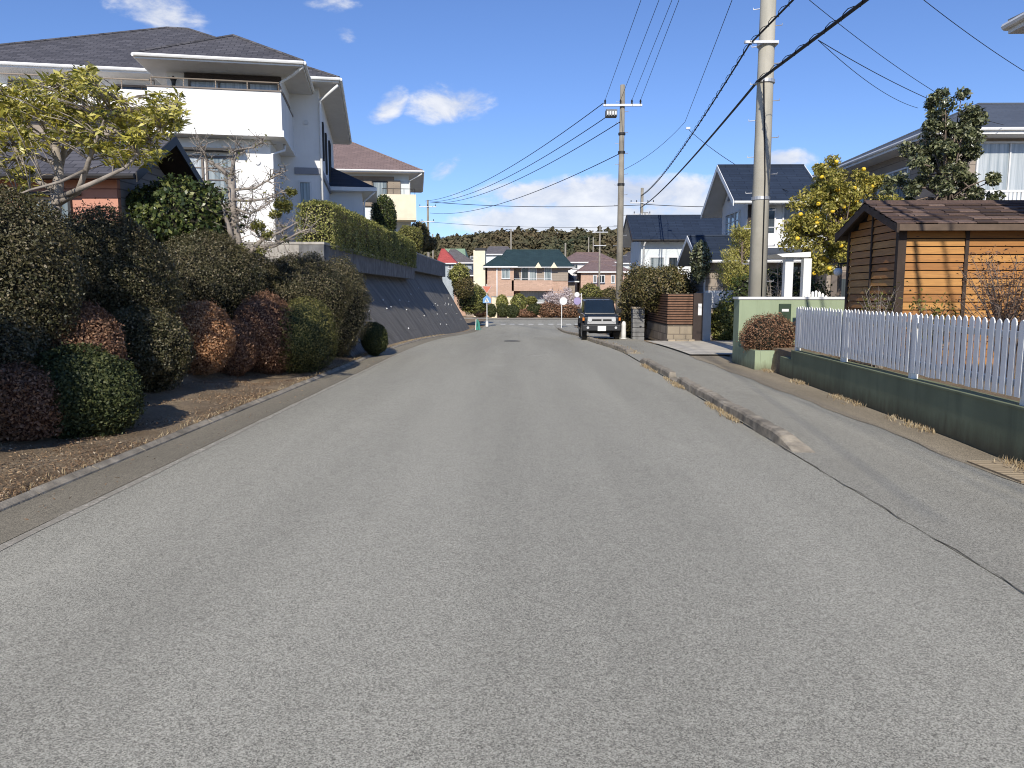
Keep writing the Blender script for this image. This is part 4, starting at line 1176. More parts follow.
# ================================================================== RIGHT SIDE: fence, wall, gate wall
def fence():
    ang = math.atan2(1, .0476); Y0 = 3.0; b = (WX(Y0), Y0, 0)
    L = (15.0 - Y0) / math.sin(ang)
    t = thing('garden_wall', 'low dark green rendered wall under the white picket fence', 'wall', b, ang)
    mb = MB(); mb.box(0, L, -.2, 0, -.1, .56); mb.box(L + .003, L + .75, -.2, .0, -.1, .40); mb.build('wall_body', MT['darkgreen'], t)
    tp = MB(); tp.box(0, L - .02, -.21, .012, .563, .585); tp.build('coping', MT['darkgreen'], t)
    f = thing('picket_fence', 'white picket fence with rounded pickets on the dark green wall', 'fence', (b[0], b[1], .585), ang)
    posts = [L - .05 - i * 2.46 for i in range(5)]
    for i, x in enumerate(posts):
        p = MB(); p.box(x - .04, x + .04, -.15, -.06, -.003, .83); p.build('post', MT['fence_white'], f)
    step = .134; w = .094
    for a, bb in zip(posts[1:], posts[:-1]):
        pk = MB(); x = a + .015
        rr = random.Random(int(a * 100))
        while x + w < bb + .02:
            h = .86 + rr.uniform(-.010, .010); z0 = .075 + rr.uniform(-.006, .006); dx = rr.uniform(-.008, .008)
            prof = [(x, z0), (x + w, z0), (x + w + dx, h - .05), (x + w * .83 + dx, h - .018), (x + w * .5 + dx, h), (x + w * .17 + dx, h - .018), (x + dx, h - .05)]
            pk.prism([(u, -.055 + .02, z) for u, z in prof], (0, -.013, 0)); x += step
        pk.build('pickets', MT['fence_white'], f, bevel=.003)
        for z in (.17, .66):
            MB().box(a + .043, bb - .043, -.10, -.06, z, z + .07).build('rail', MT['fence_white'], f)
fence()

def gate_wall():
    t = thing('gate_wall', 'pale green rendered gate wall with white coping and planter at the end of the picket fence', 'wall', (5.05, 18.0, -.05))
    MB().box(0, 3.4, 0, .45, -.1, 1.60).build('wall_body', MT['greenwall'], t)
    MB().box(-.03, 3.43, -.03, .48, 1.604, 1.66).build('coping', MT['white'], t)
    m = MB(); m.box(.92, 1.2, -.05, -.003, .55, 1.50); mo = m.build('letter_box', MT['mailbox'], t, bevel=.012)
    s = MB(); s.box(.98, 1.14, -.058, -.052, 1.32, 1.38); s.build('letter_slot', MT['signwhite'], mo)
    pb = MB(); pb.box(.0, .12, -1.35, -.003, -.1, .50); pb.box(.123, .95, -1.35, -1.23, -.1, .50); pb.box(.83, .95, -1.227, -.003, -.1, .50); pb.box(.12, .83, -1.23, -.003, .3, .40)
    pb.build('planter', MT['greenwall'], t)
gate_wall()
shrub('azalea_bush', 'rusty brown rounded bush growing in the pale green planter', 'shrub', (5.52, 17.25, .30), (.60, .55, .48), (.04, .016), 12000, 'redleaf', 71, .06, lift=.42, jitter=.9, thick=.35, fuzz=.05)

def portico():
    p = S(787, 290, 21.3)
    t = thing('gate_portico', 'white gate portico of square posts carrying a flat slab', 'gateway', (p.x, 21.3, .05))
    for x, y in ((0, 0), (.72, .6)): MB().box(x - .11, x + .11, y - .11, y + .11, -.1, 2.617).build('post', MT['white'], t)
    s = MB(); s.prism([(-.26, -.3, 2.62), (.5, -.3, 2.62), (.5, -.3, 2.76), (-.42, -.3, 2.70)], (0, 1.2, 0)); s.build('roof_slab', MT['white'], t)
    q = S(816, 297, 19.6)
    t = thing('picket_gate', 'small white arched picket gate behind the green gate wall', 'gate', (q.x, 19.6, .05))
    pk = MB()
    for i in range(7):
        x = (i - 3) * .085; h = 1.72 - .03 * abs(i - 3) ** 1.5 * .8
        pk.prism([(x - .032, 0, .1), (x + .032, 0, .1), (x + .032, 0, h - .03), (x, 0, h), (x - .032, 0, h - .03)], (0, .02, 0))
    pk.build('pickets', MT['fence_white'], t); MB().box(-.3, .3, .022, .06, 1.45, 1.52).build('rail', MT['fence_white'], t)
portico()

# ------------------------------------------------------------------ timber shed
def shed():
    c = S(899, 260, 13.0); X0 = c.x
    t = thing('garden_shed', 'orange brown timber shed with lapped boards and wooden shingle roof', 'shed', (X0, 13.0, .5))
    D = 1.95; W = 3.6; ze = 2.36; rise = .37
    body = MB(); body.prism([(.02, .02, -.1), (.02, D - .02, -.1), (.02, D - .02, ze), (.02, D / 2, ze + rise * .93), (.02, .02, ze)], (W - .04, 0, 0)); body.build('inner_wall', MT['lap_shade'], t)
    rr = random.Random(3)
    fb = MB(); gb = MB(); hgt = .132
    k = 0
    while k * hgt < ze - .05:
        z = k * hgt; z1 = min(z + hgt - .016, ze)  # gap over the black inner body draws each lap's shadow line
        for a, b in ((.09, 1.06), (1.13, 2.3), (2.37, W - .02)):
            j = rr.uniform(-.004, .004)
            fb.prism([(a, .0, z), (a, -.038 + j, z), (a, -.012 + j, z1), (a, .0, z1)], (b - a, 0, 0))
        for a, b in ((-.0, D * .5 - .03), (D * .5 + .03, D)):
            gb.prism([(0, a, z), (-.032, a, z), (-.012, a, z1), (0, a, z1)], (0, b - a, 0))
        k += 1
    # gable triangle boards
    while True:
        z = k * hgt
        f = (z - ze) / rise
        if f > .85: break
        f1 = min(1, max(0, (z + hgt - ze) / rise)); f = max(0, f)
        a, b = D / 2 * f1, D - D / 2 * f1
        gb.prism([(0, a, z), (-.032, a, z), (-.012, a, z + hgt - .016), (0, a, z + hgt - .016)], (0, b - a, 0)); k += 1
    fb.build('front_boards', MT['boards'], t); gb.build('gable_boards', MT['boards'], t)
    for bx in ((1.065, 1.125, -.045, 0, -.05, ze - .003), (2.305, 2.365, -.045, 0, -.05, ze - .003), (-.05, .085, -.05, .045, -.05, ze + .003), (-.045, 0, D / 2 - .022, D / 2 + .022, -.05, ze + rise * .8), (-.046, .0, D - .04, D + .03, -.05, ze - .003)):
        MB().box(*bx).build('corner_trim', MT['shedtrim'], t)
    # roof: thin shingles slabs
    ov = .28; x0, x1 = -.2, W + .3; y0, y1 = -ov, D + ov; zr = ze + rise; sl = rise / (D / 2)
    def zz(y): return zr - abs(y - D / 2) * sl + .06
    rb = MB()
    for y_e, sg in ((y0, 1), (y1, -1)):
        n = 6; L = D / 2 + ov
        for i in range(n):
            ya = y_e + sg * L * i / n; yb = y_e + sg * L * (i + 1.12) / n
            x = x0 - (i % 2) * .13
            while x < x1:
                w = rr.uniform(.22, .36); xa, xb = max(x0, x), min(x1, x + w - .008); x += w
                if xb - xa < .03: continue
                dz = rr.uniform(0, .012); yj = ya + sg * rr.uniform(-.012, .012)
                za, zb = zz(ya) + .030 + dz, zz(min(max(yb, y0), y1)) + .008
                if (yb - D / 2) * sg > 0: yb = D / 2; zb = zr + .07
                P = [(xa, yj, za), (xb, yj, za), (xb, yb, zb), (xa, yb, zb)]
                if sg < 0: P = P[::-1]
                rb.prism(P, (0, 0, -.02))
    ro = rb.build('roof', MT['shinglewood'], t)
    cp = MB(); cp.prism([(x0, D / 2 - .1, zr + .045), (x0, D / 2, zr + .115), (x0, D / 2 + .1, zr + .045)], (x1 - x0, 0, 0)); cp.build('ridge_cap', MT['shinglewood'], ro)
    for xx in (x0, x1 - .04):
        m_ = D / 2; MB().prism([(xx, y0, zz(y0) - .13), (xx, m_, zz(m_) - .13), (xx, y1, zz(y1) - .13), (xx, y1, zz(y1) + .015), (xx, m_, zz(m_) + .015), (xx, y0, zz(y0) + .015)], (.04, 0, 0)).build('barge_board', MT['shedtrim'], t)
    for ya, yb in ((y0, y0 + .03), (y1 - .03, y1)): MB().box(x0 + .043, x1 - .043, ya, yb, zz(y0) - .10, zz(y0) + .004).build('eave_board', MT['fascia_brown'], t)
    so_ = MB()
    for a, b in ((y0 + .03, D / 2), (D / 2, y1 - .03)): so_.quad((x0 + .04, a, zz(a) - .02), (x1 - .04, a, zz(a) - .02), (x1 - .04, b, zz(b) - .02), (x0 + .04, b, zz(b) - .02))
    so_.build('soffit', MT['shedtrim'], t)
# single shingles vary in tone
mm, nt, b, out = nodes('wood_shingles_single')
geo = N(nt, 'NewGeometry'); gr = noise(nt, coord(nt, 'Object', (8, 1.5, 8)), 4, 6, .7)
c = ramp(nt, geo.outputs['Random Per Island'], [(0, (.045, .028, .022)), (.4, (.095, .058, .045)), (.8, (.155, .10, .078)), (1, (.22, .15, .12))])
c = mixc(nt, contrast(nt, gr, .3, .7), mixc(nt, .55, c, (.02, .014, .012)), c)
nt.links.new(c, b.inputs['Base Color']); b.inputs['Roughness'].default_value = .9; setbump(nt, b, gr, .5, .01); MT['shinglewood'] = mm
shed()
p = S(838, 272, 15.5)
t = thing('globe_lamp', 'white globe lamp hanging at the corner of the timber shed', 'lamp', (p.x, 15.5, p.z))
MB().ball((0, 0, 0), .085, 14).build('globe', MT['signwhite'], t, smooth=True); MB().tube([(0, 0, .08), (0, 0, .16), (.2, 0, .18)], .02, 6).build('bracket', MT['darkmetal'], t)

def twiggy(name, label, base, height, spread, seed, n=60, leaf=None, mat='redleaf', nleaf=0, bark='bark', r=.012, cat='shrub'):
    rr = random.Random(seed); rng = np.random.default_rng(seed)
    t = thing(name, label, cat, base); mb = MB(); P = []
    for i in range(n):
        a = rr.uniform(0, 6.28); q = rr.random() ** .6 * spread; h = height * rr.uniform(.55, 1.0)
        e = Vector((math.cos(a) * q, math.sin(a) * q, h)); m = Vector((e.x * .35 + rr.gauss(0, .05), e.y * .35 + rr.gauss(0, .05), h * .5))
        mb.tube([(rr.gauss(0, .04), rr.gauss(0, .04), -.1), m, e], [r, r * .7, r * .25], 4); P.append(e)
        for _ in range(4):
            s = m.lerp(e, rr.random()); d = Vector((rr.gauss(0, 1), rr.gauss(0, 1), rr.gauss(.5, .6))).normalized(); q2 = s + d * height * rr.uniform(.08, .2); mb.tube([s, q2], [r * .4, r * .15], 3); P += [q2, s.lerp(q2, .5)]
    mb.build('stem', MT[bark], t)
    if nleaf:
        idx = rng.integers(0, len(P), nleaf); PP = np.array([tuple(q) for q in P])[idx] + rng.normal(0, .05, (nleaf, 3))
        put(crown_mesh(PP, np.tile([0, 0, 1.0], (nleaf, 1)), leaf[0], leaf[1], rng, mat, 'foliage'), 'foliage', t)
    return t
p = S(1018, 300, 10.6); twiggy('bare_bush', 'dark reddish bare twiggy bush in front of the shed boards', (p.x + .1, 10.9, .5), 1.75, .75, 81, 90, (.05, .02), 'redleaf', 2200)
p = S(882, 305, 12.3); twiggy('garden_bush', 'small bare grey twiggy shrub at the corner of the shed', (p.x, 12.3, .5), 1.35, .35, 82, 26, (.05, .025), 'olive', 260, bark='bark_pale', r=.008)
p = S(934, 308, 12.2); twiggy('garden_bush', 'low olive leaved shrub against the long side of the shed', (p.x, 12.2, .5), 1.12, .32, 83, 30, (.06, .03), 'olive', 700, r=.008)

# ------------------------------------------------------------------ citrus and evergreen
def citrus():
    Y0 = 22.6; b = S(838, 300, Y0); b = Vector((b.x, Y0, .1))
    c = S(843, 216, Y0) - b
    t, cl = ellipsoid_tree('citrus tree heavy with yellow fruit beside the timber shed', b, c, (1.65, 1.2, 1.85), 26000, (.10, .048), 'citrus', 91, 110, .30, .08, name='citrus_tree')
    rr = random.Random(5); fm = None; k = 0
    for p, s in cl * 2:
        if k >= 80: break
        d = Vector((rr.gauss(0, 1), rr.gauss(-.6, 1), rr.gauss(0, 1))).normalized()
        q = p + d * .22 * s
        if fm is None:
            fm = MB().ball((0, 0, 0), (.066, .066, .062), 10).build('fruit', MT['fruit'], t, smooth=True); o = fm
        else:
            o = fm.copy(); COL.objects.link(o); o.parent = t
        o.location = q; k += 1
citrus()
def evergreen():
    Y0 = 18.6; b = S(945, 300, Y0); b = Vector((b.x, Y0, .5)); c = S(944, 160, Y0) - b
    t, cl = ellipsoid_tree('dark glossy evergreen tree rising behind the shed roof', b, c, (1.65, 1.2, 1.75), 17000, (.10, .046), 'ever', 92, 95, .21, .08, shape='cone')
evergreen()
def conifer():
    Y0 = 26.5; b = S(740, 300, Y0); b = Vector((b.x, Y0, .0))
    rr = random.Random(14); rng = np.random.default_rng(14)
    t = thing('conifer', 'feathery yellow green conifer beside the big utility pole', 'tree', b)
    mb = MB(); mb.tube([(0, 0, -.1), (.03, 0, 1.5), (0, 0, 3.7)], [.08, .06, .015], 7); P = []; A = []
    for i in range(70):
        z = 1.6 + 2.15 * rr.random() ** .9; f = 1 - (z - 1.6) / 2.5; a = rr.uniform(0, 6.28); L = (.25 + .62 * f) * rr.uniform(.7, 1.15)
        e = Vector((math.cos(a) * L, math.sin(a) * L, z + L * .75)); s = Vector((0, 0, z - .1)); mb.tube([s, s.lerp(e, .5), e], [.015, .01, .004], 4)
        d = (e - s).normalized()
        for _ in range(150):
            q = s.lerp(e, .3 + .75 * rr.random()); P.append(q + Vector((rr.gauss(0, .06), rr.gauss(0, .06), rr.gauss(0, .06)))); A.append((d + Vector((rr.gauss(0, .4), rr.gauss(0, .4), .5))).normalized())
    mb.build('trunk', MT['bark'], t)
    P, A = np.array(P), np.array(A); put(crown_mesh(P, rng.normal(0, 1, (len(P), 3)), .10, .022, rng, 'conifer', axis=A), 'crown', t)
conifer()
p = S(777, 300, 24.5); twiggy('bare_tree', 'thin bare pinkish tree between the utility pole and portico', (p.x, 24.5, 0), 3.0, .55, 84, 26, None, 'redleaf', 0, 'bark_pale', .018, 'tree')

# ------------------------------------------------------------------ slatted fence, stone base, gate post
def slat_fence():
    z = g(28); c = S(667, 347, 28.0); X0 = c.x
    t = thing('slatted_fence', 'brown horizontal slat fence turning the corner on a stone base wall', 'fence', (X0, 28.0, z))
    L1 = 1.0; L2 = 6.5
    b = MB(); b.box(0, L1, 0, .25, -.1, .62); b.box(-.0, .25, .253, L2, -.1, .62); b.build('stone_base', MT['stone'], t)
    s = MB(); k = 0; zz = .68
    while zz < 1.74:
        s.box(-.01, L1, .02, .05, zz, zz + .055); s.box(-.01, .02, .053, L2, zz, zz + .055); zz += .092
    s.build('slats', MT['slat'], t)
    s = MB(); s.box(.03, L1, .06, .09, .63, 1.78); s.box(.03, .06, .093, L2, .63, 1.78); s.build('backing', MT['shedtrim'], t)
    for x, y in ((L1 + .02, .06), (.08, L2)): MB().box(x - .04, x + .04, y - .04, y + .04, .2, 1.8).build('post', MT['darkpost'], t)
    p = S(704, 347, 27.9)
    t = thing('gate_post', 'blue grey rendered gate post with intercom and dark side', 'gate post', (p.x, 27.8, z))
    MB().box(-.08, .2, 0, 1.3, -.1, 1.82).build('pillar', MT['bluegrey'], t)
    MB().box(-.42, -.083, .1, .22, -.1, 1.80).build('dark_panel', MT['darkpost'], t)
    m = MB(); m.box(-.26, -.13, .06, .097, 1.0, 1.42); m.build('intercom', MT['signwhite'], t)
    s = MB(); s.box(-1.4, -.45, -.35, .1, -.05, .14); s.build('step', MT['stone'], t)
slat_fence()
def dshrub(label, px, py, Y, rad, n, mat, seed, lump=.18, leaf=(.10, .05), z=None, **k):
    p = S(px, py, Y); b = z if z is not None else g(Y); return shrub('garden_shrub', label, 'shrub', (p.x, Y, b), rad, leaf, n, mat, seed, lump, None, lift=p.z - b, thick=.45, fuzz=.09, **k)
dshrub('bushy brown green shrub bulging over the slatted fence', 664, 289, 30.6, (1.1, 1.2, .85), 10000, 'mixed', 101)
dshrub('loose leafy shrub beside the parked car', 637, 300, 33.5, (.62, 1.2, 1.45), 7000, 'mixed', 102)
dshrub('green climbing shrub at the foot of the concrete pole', 628, 318, 36.6, (.45, .9, 1.15), 4500, 'hedge', 103)
dshrub('taller brownish shrub behind the slatted fence', 645, 288, 35, (1.0, 1.2, .9), 6000, 'mixed', 106, .2)
dshrub('dark green hedge bush along the driveway', 728, 304, 29.6, (.72, .5, .95), 9000, 'darkleaf', 104, .12, (.12, .065))
dshrub('light green bush at the end of the driveway', 724, 322, 28.9, (.42, .4, .75), 6000, 'hedge', 105, .16)
dshrub('dark green bush between the big pole and portico', 775, 298, 25.5, (1.6, .7, .95), 6500, 'darkleaf', 107, .12)
dshrub('narrow dark shrub under the gable of the low wing', 700, 262, 28.6, (.35, .4, .75), 2600, 'ever', 108, .16, z=g(28.6))
# ribbed stone pillar and white marker beside the car
p = S(637.5, 343, 31); t = thing('stone_pillar', 'grey ribbed stone pillar between the shrubs and the parked car', 'pillar', (p.x, 31, g(31)))
m = MB()
for i in range(7): m.box(-.24 + .006 * (i % 2), .24 - .006 * (i % 2), -.2, .25, -.05 + i * .185, .12 + i * .185)
m.box(-.2, .2, -.16, .21, -.05, 1.26); m.build('shaft', MT['greystone'], t, bevel=.015); MB().box(-.26, .26, -.22, .27, 1.263, 1.33).build('cap_stone', MT['stone'], t)
p = S(623.5, 340, 31.5); t = thing('marker_post', 'short white marker post beside the wheel of the parked car', 'post', (p.x, 31.5, g(31.5)))
MB().lathe([(.11, -.05), (.10, .25), (.095, .55), (.10, .62), (.07, .72), (.02, .75)], 12).build('shaft', MT['signwhite'], t, smooth=True); MB().lathe([(.13, 0), (.13, .05)], 12).build('foot', MT['signwhite'], t)

# ------------------------------------------------------------------ parked car
def car():
    Y0 = 30.2; p = S(601.5, 339, Y0)
    t = thing('parked_car', 'dark small boxy off road car with white front panel parked at the kerb', 'car', (p.x, Y0, g(Y0 + 1.5) + .02), R(-1))
    bm_ = MB()
    prof = [(.10, .52), (.06, .62), (.06, .93), (.14, 1.0), (1.05, 1.06), (3.2, 1.05), (3.28, .95), (3.28, .45), (2.9, .40), (.5, .40)]
    bm_.prism([(-.68, y, z) for y, z in prof], (1.36, 0, 0)); body = bm_.build('body', MT['carbody'], t, bevel=.035)
    cb = MB()   # cabin, tapering upwards
    lo, hi = .66, .585
    P = [(-lo, 1.02, 1.05), (lo, 1.02, 1.05), (lo, 3.22, 1.05), (-lo, 3.22, 1.05), (-hi, 1.38, 1.60), (hi, 1.38, 1.60), (hi, 3.12, 1.62), (-hi, 3.12, 1.62)]
    cb.add(P, [(0, 3, 2, 1), (4, 5, 6, 7), (0, 1, 5, 4), (1, 2, 6, 5), (2, 3, 7, 6), (3, 0, 4, 7)]); cb.build('cabin', MT['carbody'], t, bevel=.05)
    def inset(a, b, c, d, off, m=.10):
        a, b, c, d = map(Vector, (a, b, c, d)); ce = (a + b + c + d) / 4; n = (b - a).cross(d - a).normalized()
        return [q.lerp(ce, m) + n * off for q in (a, b, c, d)]
    ws = MB(); ws.poly(inset(P[0], P[1], P[5], P[4], .012)); ws.build('windscreen', MT['carglass'], t)
    for q in ((P[1], P[2], P[6], P[5]), (P[3], P[0], P[4], P[7])): w = MB(); w.poly(inset(*q, .012, .14)); w.build('side_window', MT['carglass'], t)
    w = MB(); w.poly(inset(P[2], P[3], P[7], P[6], .012, .14)); w.build('rear_window', MT['carglass'], t)
    gp = MB(); gp.prism([(-.57, .05, .66), (.57, .05, .66), (.55, .05, .955), (-.55, .05, .955)], (0, -.05, 0)); gr = gp.build('grille_panel', MT['carpanel'], t, bevel=.02)
    for x in (-.20, .24): s = MB(); s.box(x - .19, x + .19, -.012, -.003, .79, .86); s.build('grille_slot', MT['black'], gr)
    for sx in (-1, 1):
        hl = MB(); hl.disc((sx * .47, -.012, .84), .085, (0, 1, 0), .03, 18); hl.build('headlight', MT['lamp'], t)
        am = MB(); am.box(sx * .70 - .05, sx * .70 + .05, .10, .2, .80, .92); am.build('indicator', MT['amber'], t)
        mi = MB(); mi.box(sx * .80 - .10, sx * .80 + .10, 1.15, 1.22, 1.08, 1.25); mi.tube([(sx * .64, 1.2, 1.1), (sx * .75, 1.19, 1.12)], .02, 6); mi.build('wing_mirror', MT['black'], t, bevel=.015)
        for y in (.62, 2.62):
            fl = MB(); A = [(math.cos(a) * .47, math.sin(a) * .47) for a in [R(x) for x in range(0, 181, 15)]]; B = [(math.cos(a) * .39, math.sin(a) * .39) for a in [R(x) for x in range(180, -1, -15)]]
            fl.prism([(sx * .64, y + u, .36 + v) for u, v in A + B], (sx * .15, 0, 0)); fl.build('wheel_arch', MT['black'], t)
            wh = thing('wheel', None, None, (sx * .66, y, .33)); wh.parent = t
            ty = MB(); ty.tube([(-.10, 0, 0), (-.085, 0, 0), (.085, 0, 0), (.10, 0, 0)], [.28, .33, .33, .28], 24); ty.build('tyre', MT['black'], wh)
            ri = MB(); ri.tube([(sx * .095, 0, 0), (sx * .112, 0, 0)], [.2, .17], 16); ri.build('rim', MT['galv'], wh)
    bp = MB(); bp.box(-.76, .76, -.10, .10, .40, .64); bu = bp.build('bumper', MT['bumper'], t, bevel=.035)
    pl = MB(); pl.box(-.165, .165, -.118, -.103, .40, .60); pl.build('number_plate', MT['signwhite'], bu, bevel=.004)
    for sx in (-1, 1): f = MB(); f.disc((sx * .55, -.105, .53), .05, (0, 1, 0), .02, 14); f.build('fog_lamp', MT['lamp'], bu)
    rk = MB()
    rk.tube([(-.5, 1.5, 1.66), (.5, 1.5, 1.66)], .018, 6); rk.tube([(-.5, 2.9, 1.68), (.5, 2.9, 1.68)], .018, 6); rk.tube([(-.5, 1.5, 1.66), (-.5, 2.9, 1.68)], .014, 6); rk.tube([(.5, 1.5, 1.66), (.5, 2.9, 1.68)], .014, 6)
    rk.build('roof_rack', MT['black'], t)
    wp = MB()
    for x in (-.3, .15): wp.tube([(x, 1.06, 1.10), (x + .32, 1.14, 1.20)], .008, 5)
    wp.build('wiper', MT['black'], t)
    st = MB(); st.box(-.45, .45, .5, 3.0, .28, .40); st.build('chassis', MT['black'], t)
car()

# ================================================================== RIGHT HOUSES
def gable_house():
    t = thing('house', 'white two storey house with navy gabled roof and low wing behind the big pole', 'house', (8.75, 30.5, g(30)))
    z0 = g(30); w = MT['white_wall']
    E = 5.45 - z0
    wb = MB(); wb.box(0, 2.7, 0, 3.85, -.2, E - .05); wb.build('wall', w, t)
    gw = MB(); gw.prism([(0, 0, E - .05), (0, 3.85, E - .05), (0, 1.92, E + 1.35)], (.2, 0, 0)); gw.build('gable_wall', w, t)
    gable_roof(t, -.75, 2.8, -.75, 4.6, E - .25, 1.72, MT['navy'], 'x', .14, soffit='soffit')
    tr = MB(); tr.prism([(-.06, .9, E + .15), (-.06, 2.9, E + .15), (-.06, 1.92, E + .95)], (.055, 0, 0)); tr.build('gable_panel', MT['greytrim'], t)
    window(t, (0, 3.1, E - 1.95), (0, -1, 0), (-1, 0, 0), 2.1, 1.55, 'curtain', 'alu', 3, bars=3)
    MB().box(.003, .16, -.08, -.003, -.1, E - .1).build('corner_post', MT['darkpost'], t)
    window(t, (.55, 0, E - 2.1), (1, 0, 0), (0, -1, 0), .55, 1.7, 'glass', 'alu', 1)
    window(t, (1.35, 0, E - 1.5), (1, 0, 0), (0, -1, 0), 1.25, 1.15, 'blind', 'alu', 2)
    b = MB(); b.box(.3, 2.7, -1.1, -1.0, E - 2.05, E - 1.5); b.box(.3, .4, -.997, -.003, E - 2.05, E - 1.5); b.box(.3, 2.7, -1.1, -.003, E - 2.15, E - 2.053); bo = b.build('balcony', MT['white'], t)
    railing(bo, [(.35, -1.05), (2.65, -1.05)], E - 1.52, E - 1.28, 'alu', .5)
    # low wing
    gable_roof(t, -2.35, 2.5, -2.0, 1.7, 2.92 - z0, .98, MT['navy'], 'x', .12, soffit='soffit', name='wing_roof')
    l = MB(); l.box(-1.9, 2.4, -1.5, -.003, -.2, 2.85 - z0); l.box(-1.9, -.003, 0, 1.2, -.2, 2.85 - z0); l.build('wing_wall', MT['taupe'], t)
    l = MB(); l.prism([(-1.9, -1.5, 2.85 - z0), (-1.9, 1.2, 2.85 - z0), (-1.9, -.15, 3.6 - z0)], (.15, 0, 0)); l.build('wing_gable', MT['bluegrey'], t)
    MB().box(-1.95, 2.45, -1.56, -1.503, 1.3 , 1.95).build('wall_band', MT['white'], t)
    window(t, (-1.2, -1.5, 2.1), (1, 0, 0), (0, -1, 0), 1.2, .8, 'glass', 'brownframe', 2)
    window(t, (1.0, -1.5, 2.1), (1, 0, 0), (0, -1, 0), 1.1, .8, 'glass', 'brownframe', 2)
    pipe(t, [(-2.3, -2.0, 2.85 - z0), (-1.98, -1.6, 2.6 - z0), (-1.95, -1.55, -.1)], .04)
gable_house()
def far_right_house():
    Y0 = 45.6; z0 = g(46)
    t = thing('house', 'pale blue white house with long dark roof beyond the slatted fence', 'house', (6.9, Y0, z0))
    E = 4.95 - z0
    MB().box(0, 9, 0, 4.4, -.2, E - .05).build('wall', MT['paleblue'], t)
    l = MB(); l.prism([(0, 0, E - .05), (0, 4.4, E - .05), (0, 2.2, E + 1.2)], (.2, 0, 0)); l.build('gable_wall', MT['paleblue'], t)
    gable_roof(t, -.6, 9.6, -.6, 5.0, E - .15, 1.62, MT['navy'], 'x', .14, 'darkpost', 'darkmetal', soffit='soffit')
    window(t, (.5, 0, 3.3), (1, 0, 0), (0, -1, 0), .9, 1.3, 'lace', 'alu', 1)
    window(t, (1.6, 0, 3.3), (1, 0, 0), (0, -1, 0), .6, 1.3, 'glass', 'alu', 1)
    MB().box(2.35, 3.6, -.1, -.003, 3.0, 5.0).build('white_panel', MT['white_wall'], t)
    window(t, (3.7, 0, 3.25), (1, 0, 0), (0, -1, 0), 1.4, 1.35, 'blind', 'alu', 2)
    b = MB(); b.box(.6, 4.6, -1.2, -1.1, 2.15, 3.1); b.box(.6, .7, -1.097, -.003, 2.15, 3.1); b.box(.6, 4.6, -1.2, -.003, 2.05, 2.147); b.build('balcony', MT['white_wall'], t)
    pipe(t, [(.15, -.58, E - .25), (.15, -.1, E - .5), (.15, -.1, 0)], .06)
    window(t, (0, 3.2, 3.2), (0, -1, 0), (-1, 0, 0), 1.2, 1.2, 'lace', 'alu', 2)
    window(t, (2.0, 0, .5), (1, 0, 0), (0, -1, 0), 1.7, 1.2, 'glass', 'alu', 2)
far_right_house()
def taupe_house():
    c = S(935, 129, 24.6); z0 = .1
    t = thing('house', 'taupe clad house with dark hipped roof and white balcony behind the evergreen tree', 'house', (c.x + .75, 25.35, z0))
    E = c.z - z0
    MB().box(0, 11, 0, 9.4, -.2, E - .1).build('wall', MT['taupe'], t)
    hip_roof(t, -.75, 12, -.75, 10.2, E + .05, 1.95, MT['navyflat'], ridge=((3.6, 4.6), (8, 4.6)), th=.2)
    window(t, (0, 7.2, E - 2.35), (0, -1, 0), (-1, 0, 0), 1.7, 1.5, 'glass', 'alu', 2)
    window(t, (0, 4.5, E - 2.0), (0, -1, 0), (-1, 0, 0), 2.3, 1.35, 'lace', 'alu', 2)
    window(t, (1.0, 0, E - 2.3), (1, 0, 0), (0, -1, 0), 3.2, 2.05, 'curtain', 'alu', 3)
    b = MB(); b.box(.2, 6.2, -1.35, -1.3, E - 2.0, E - 1.93); b.box(.2, 6.2, -1.35, -1.3, E - 2.95, E - 2.88)
    x = .2
    while x < 6.2: b.box(x, x + .08, -1.34, -1.31, E - 2.88, E - 2.0); x += .125
    b.box(.2, 6.2, -1.36, -.003, E - 3.1, E - 2.96); b.build('balcony', MT['white'], t)
    MB().box(-2.6, -.003, 2.5, 5.2, -.1, 2.75).build('entrance_porch', MT['taupe'], t)
    d = MB(); d.box(-2.45, -1.55, 2.44, 2.497, .1, 2.35); dr = d.build('front_door', MT['brownframe'], t)
    d = MB(); d.box(-2.1, -1.9, 2.425, 2.437, .5, 2.1); d.build('door_glass', MT['p_glass'], dr)
    MB().box(-2.8, -.003, 2.2, 5.3, 2.755, 2.87).build('porch_roof', MT['navyflat'], t)
MT['navyflat'] = tiles('flat_dark_slates', (.10, .112, .13), .9, .2, .12, (.045, .05, .06), .012, .55, .3)
taupe_house()
def eave_house():
    c = S(1008, 34, 13.5)
    t = thing('house', 'corner of a white house eave poking in at the upper edge of the photo', 'house', (c.x + .85, 11.0, .5))
    E = c.z - .5
    MB().box(0, 6, -4, 1.75, -.2, E - .02).build('wall', MT['white_wall'], t)
    hip_roof(t, -.85, 6.8, -4.8, 2.5, E + .18, 1.6, MT['navyflat'], th=.18)
eave_house()

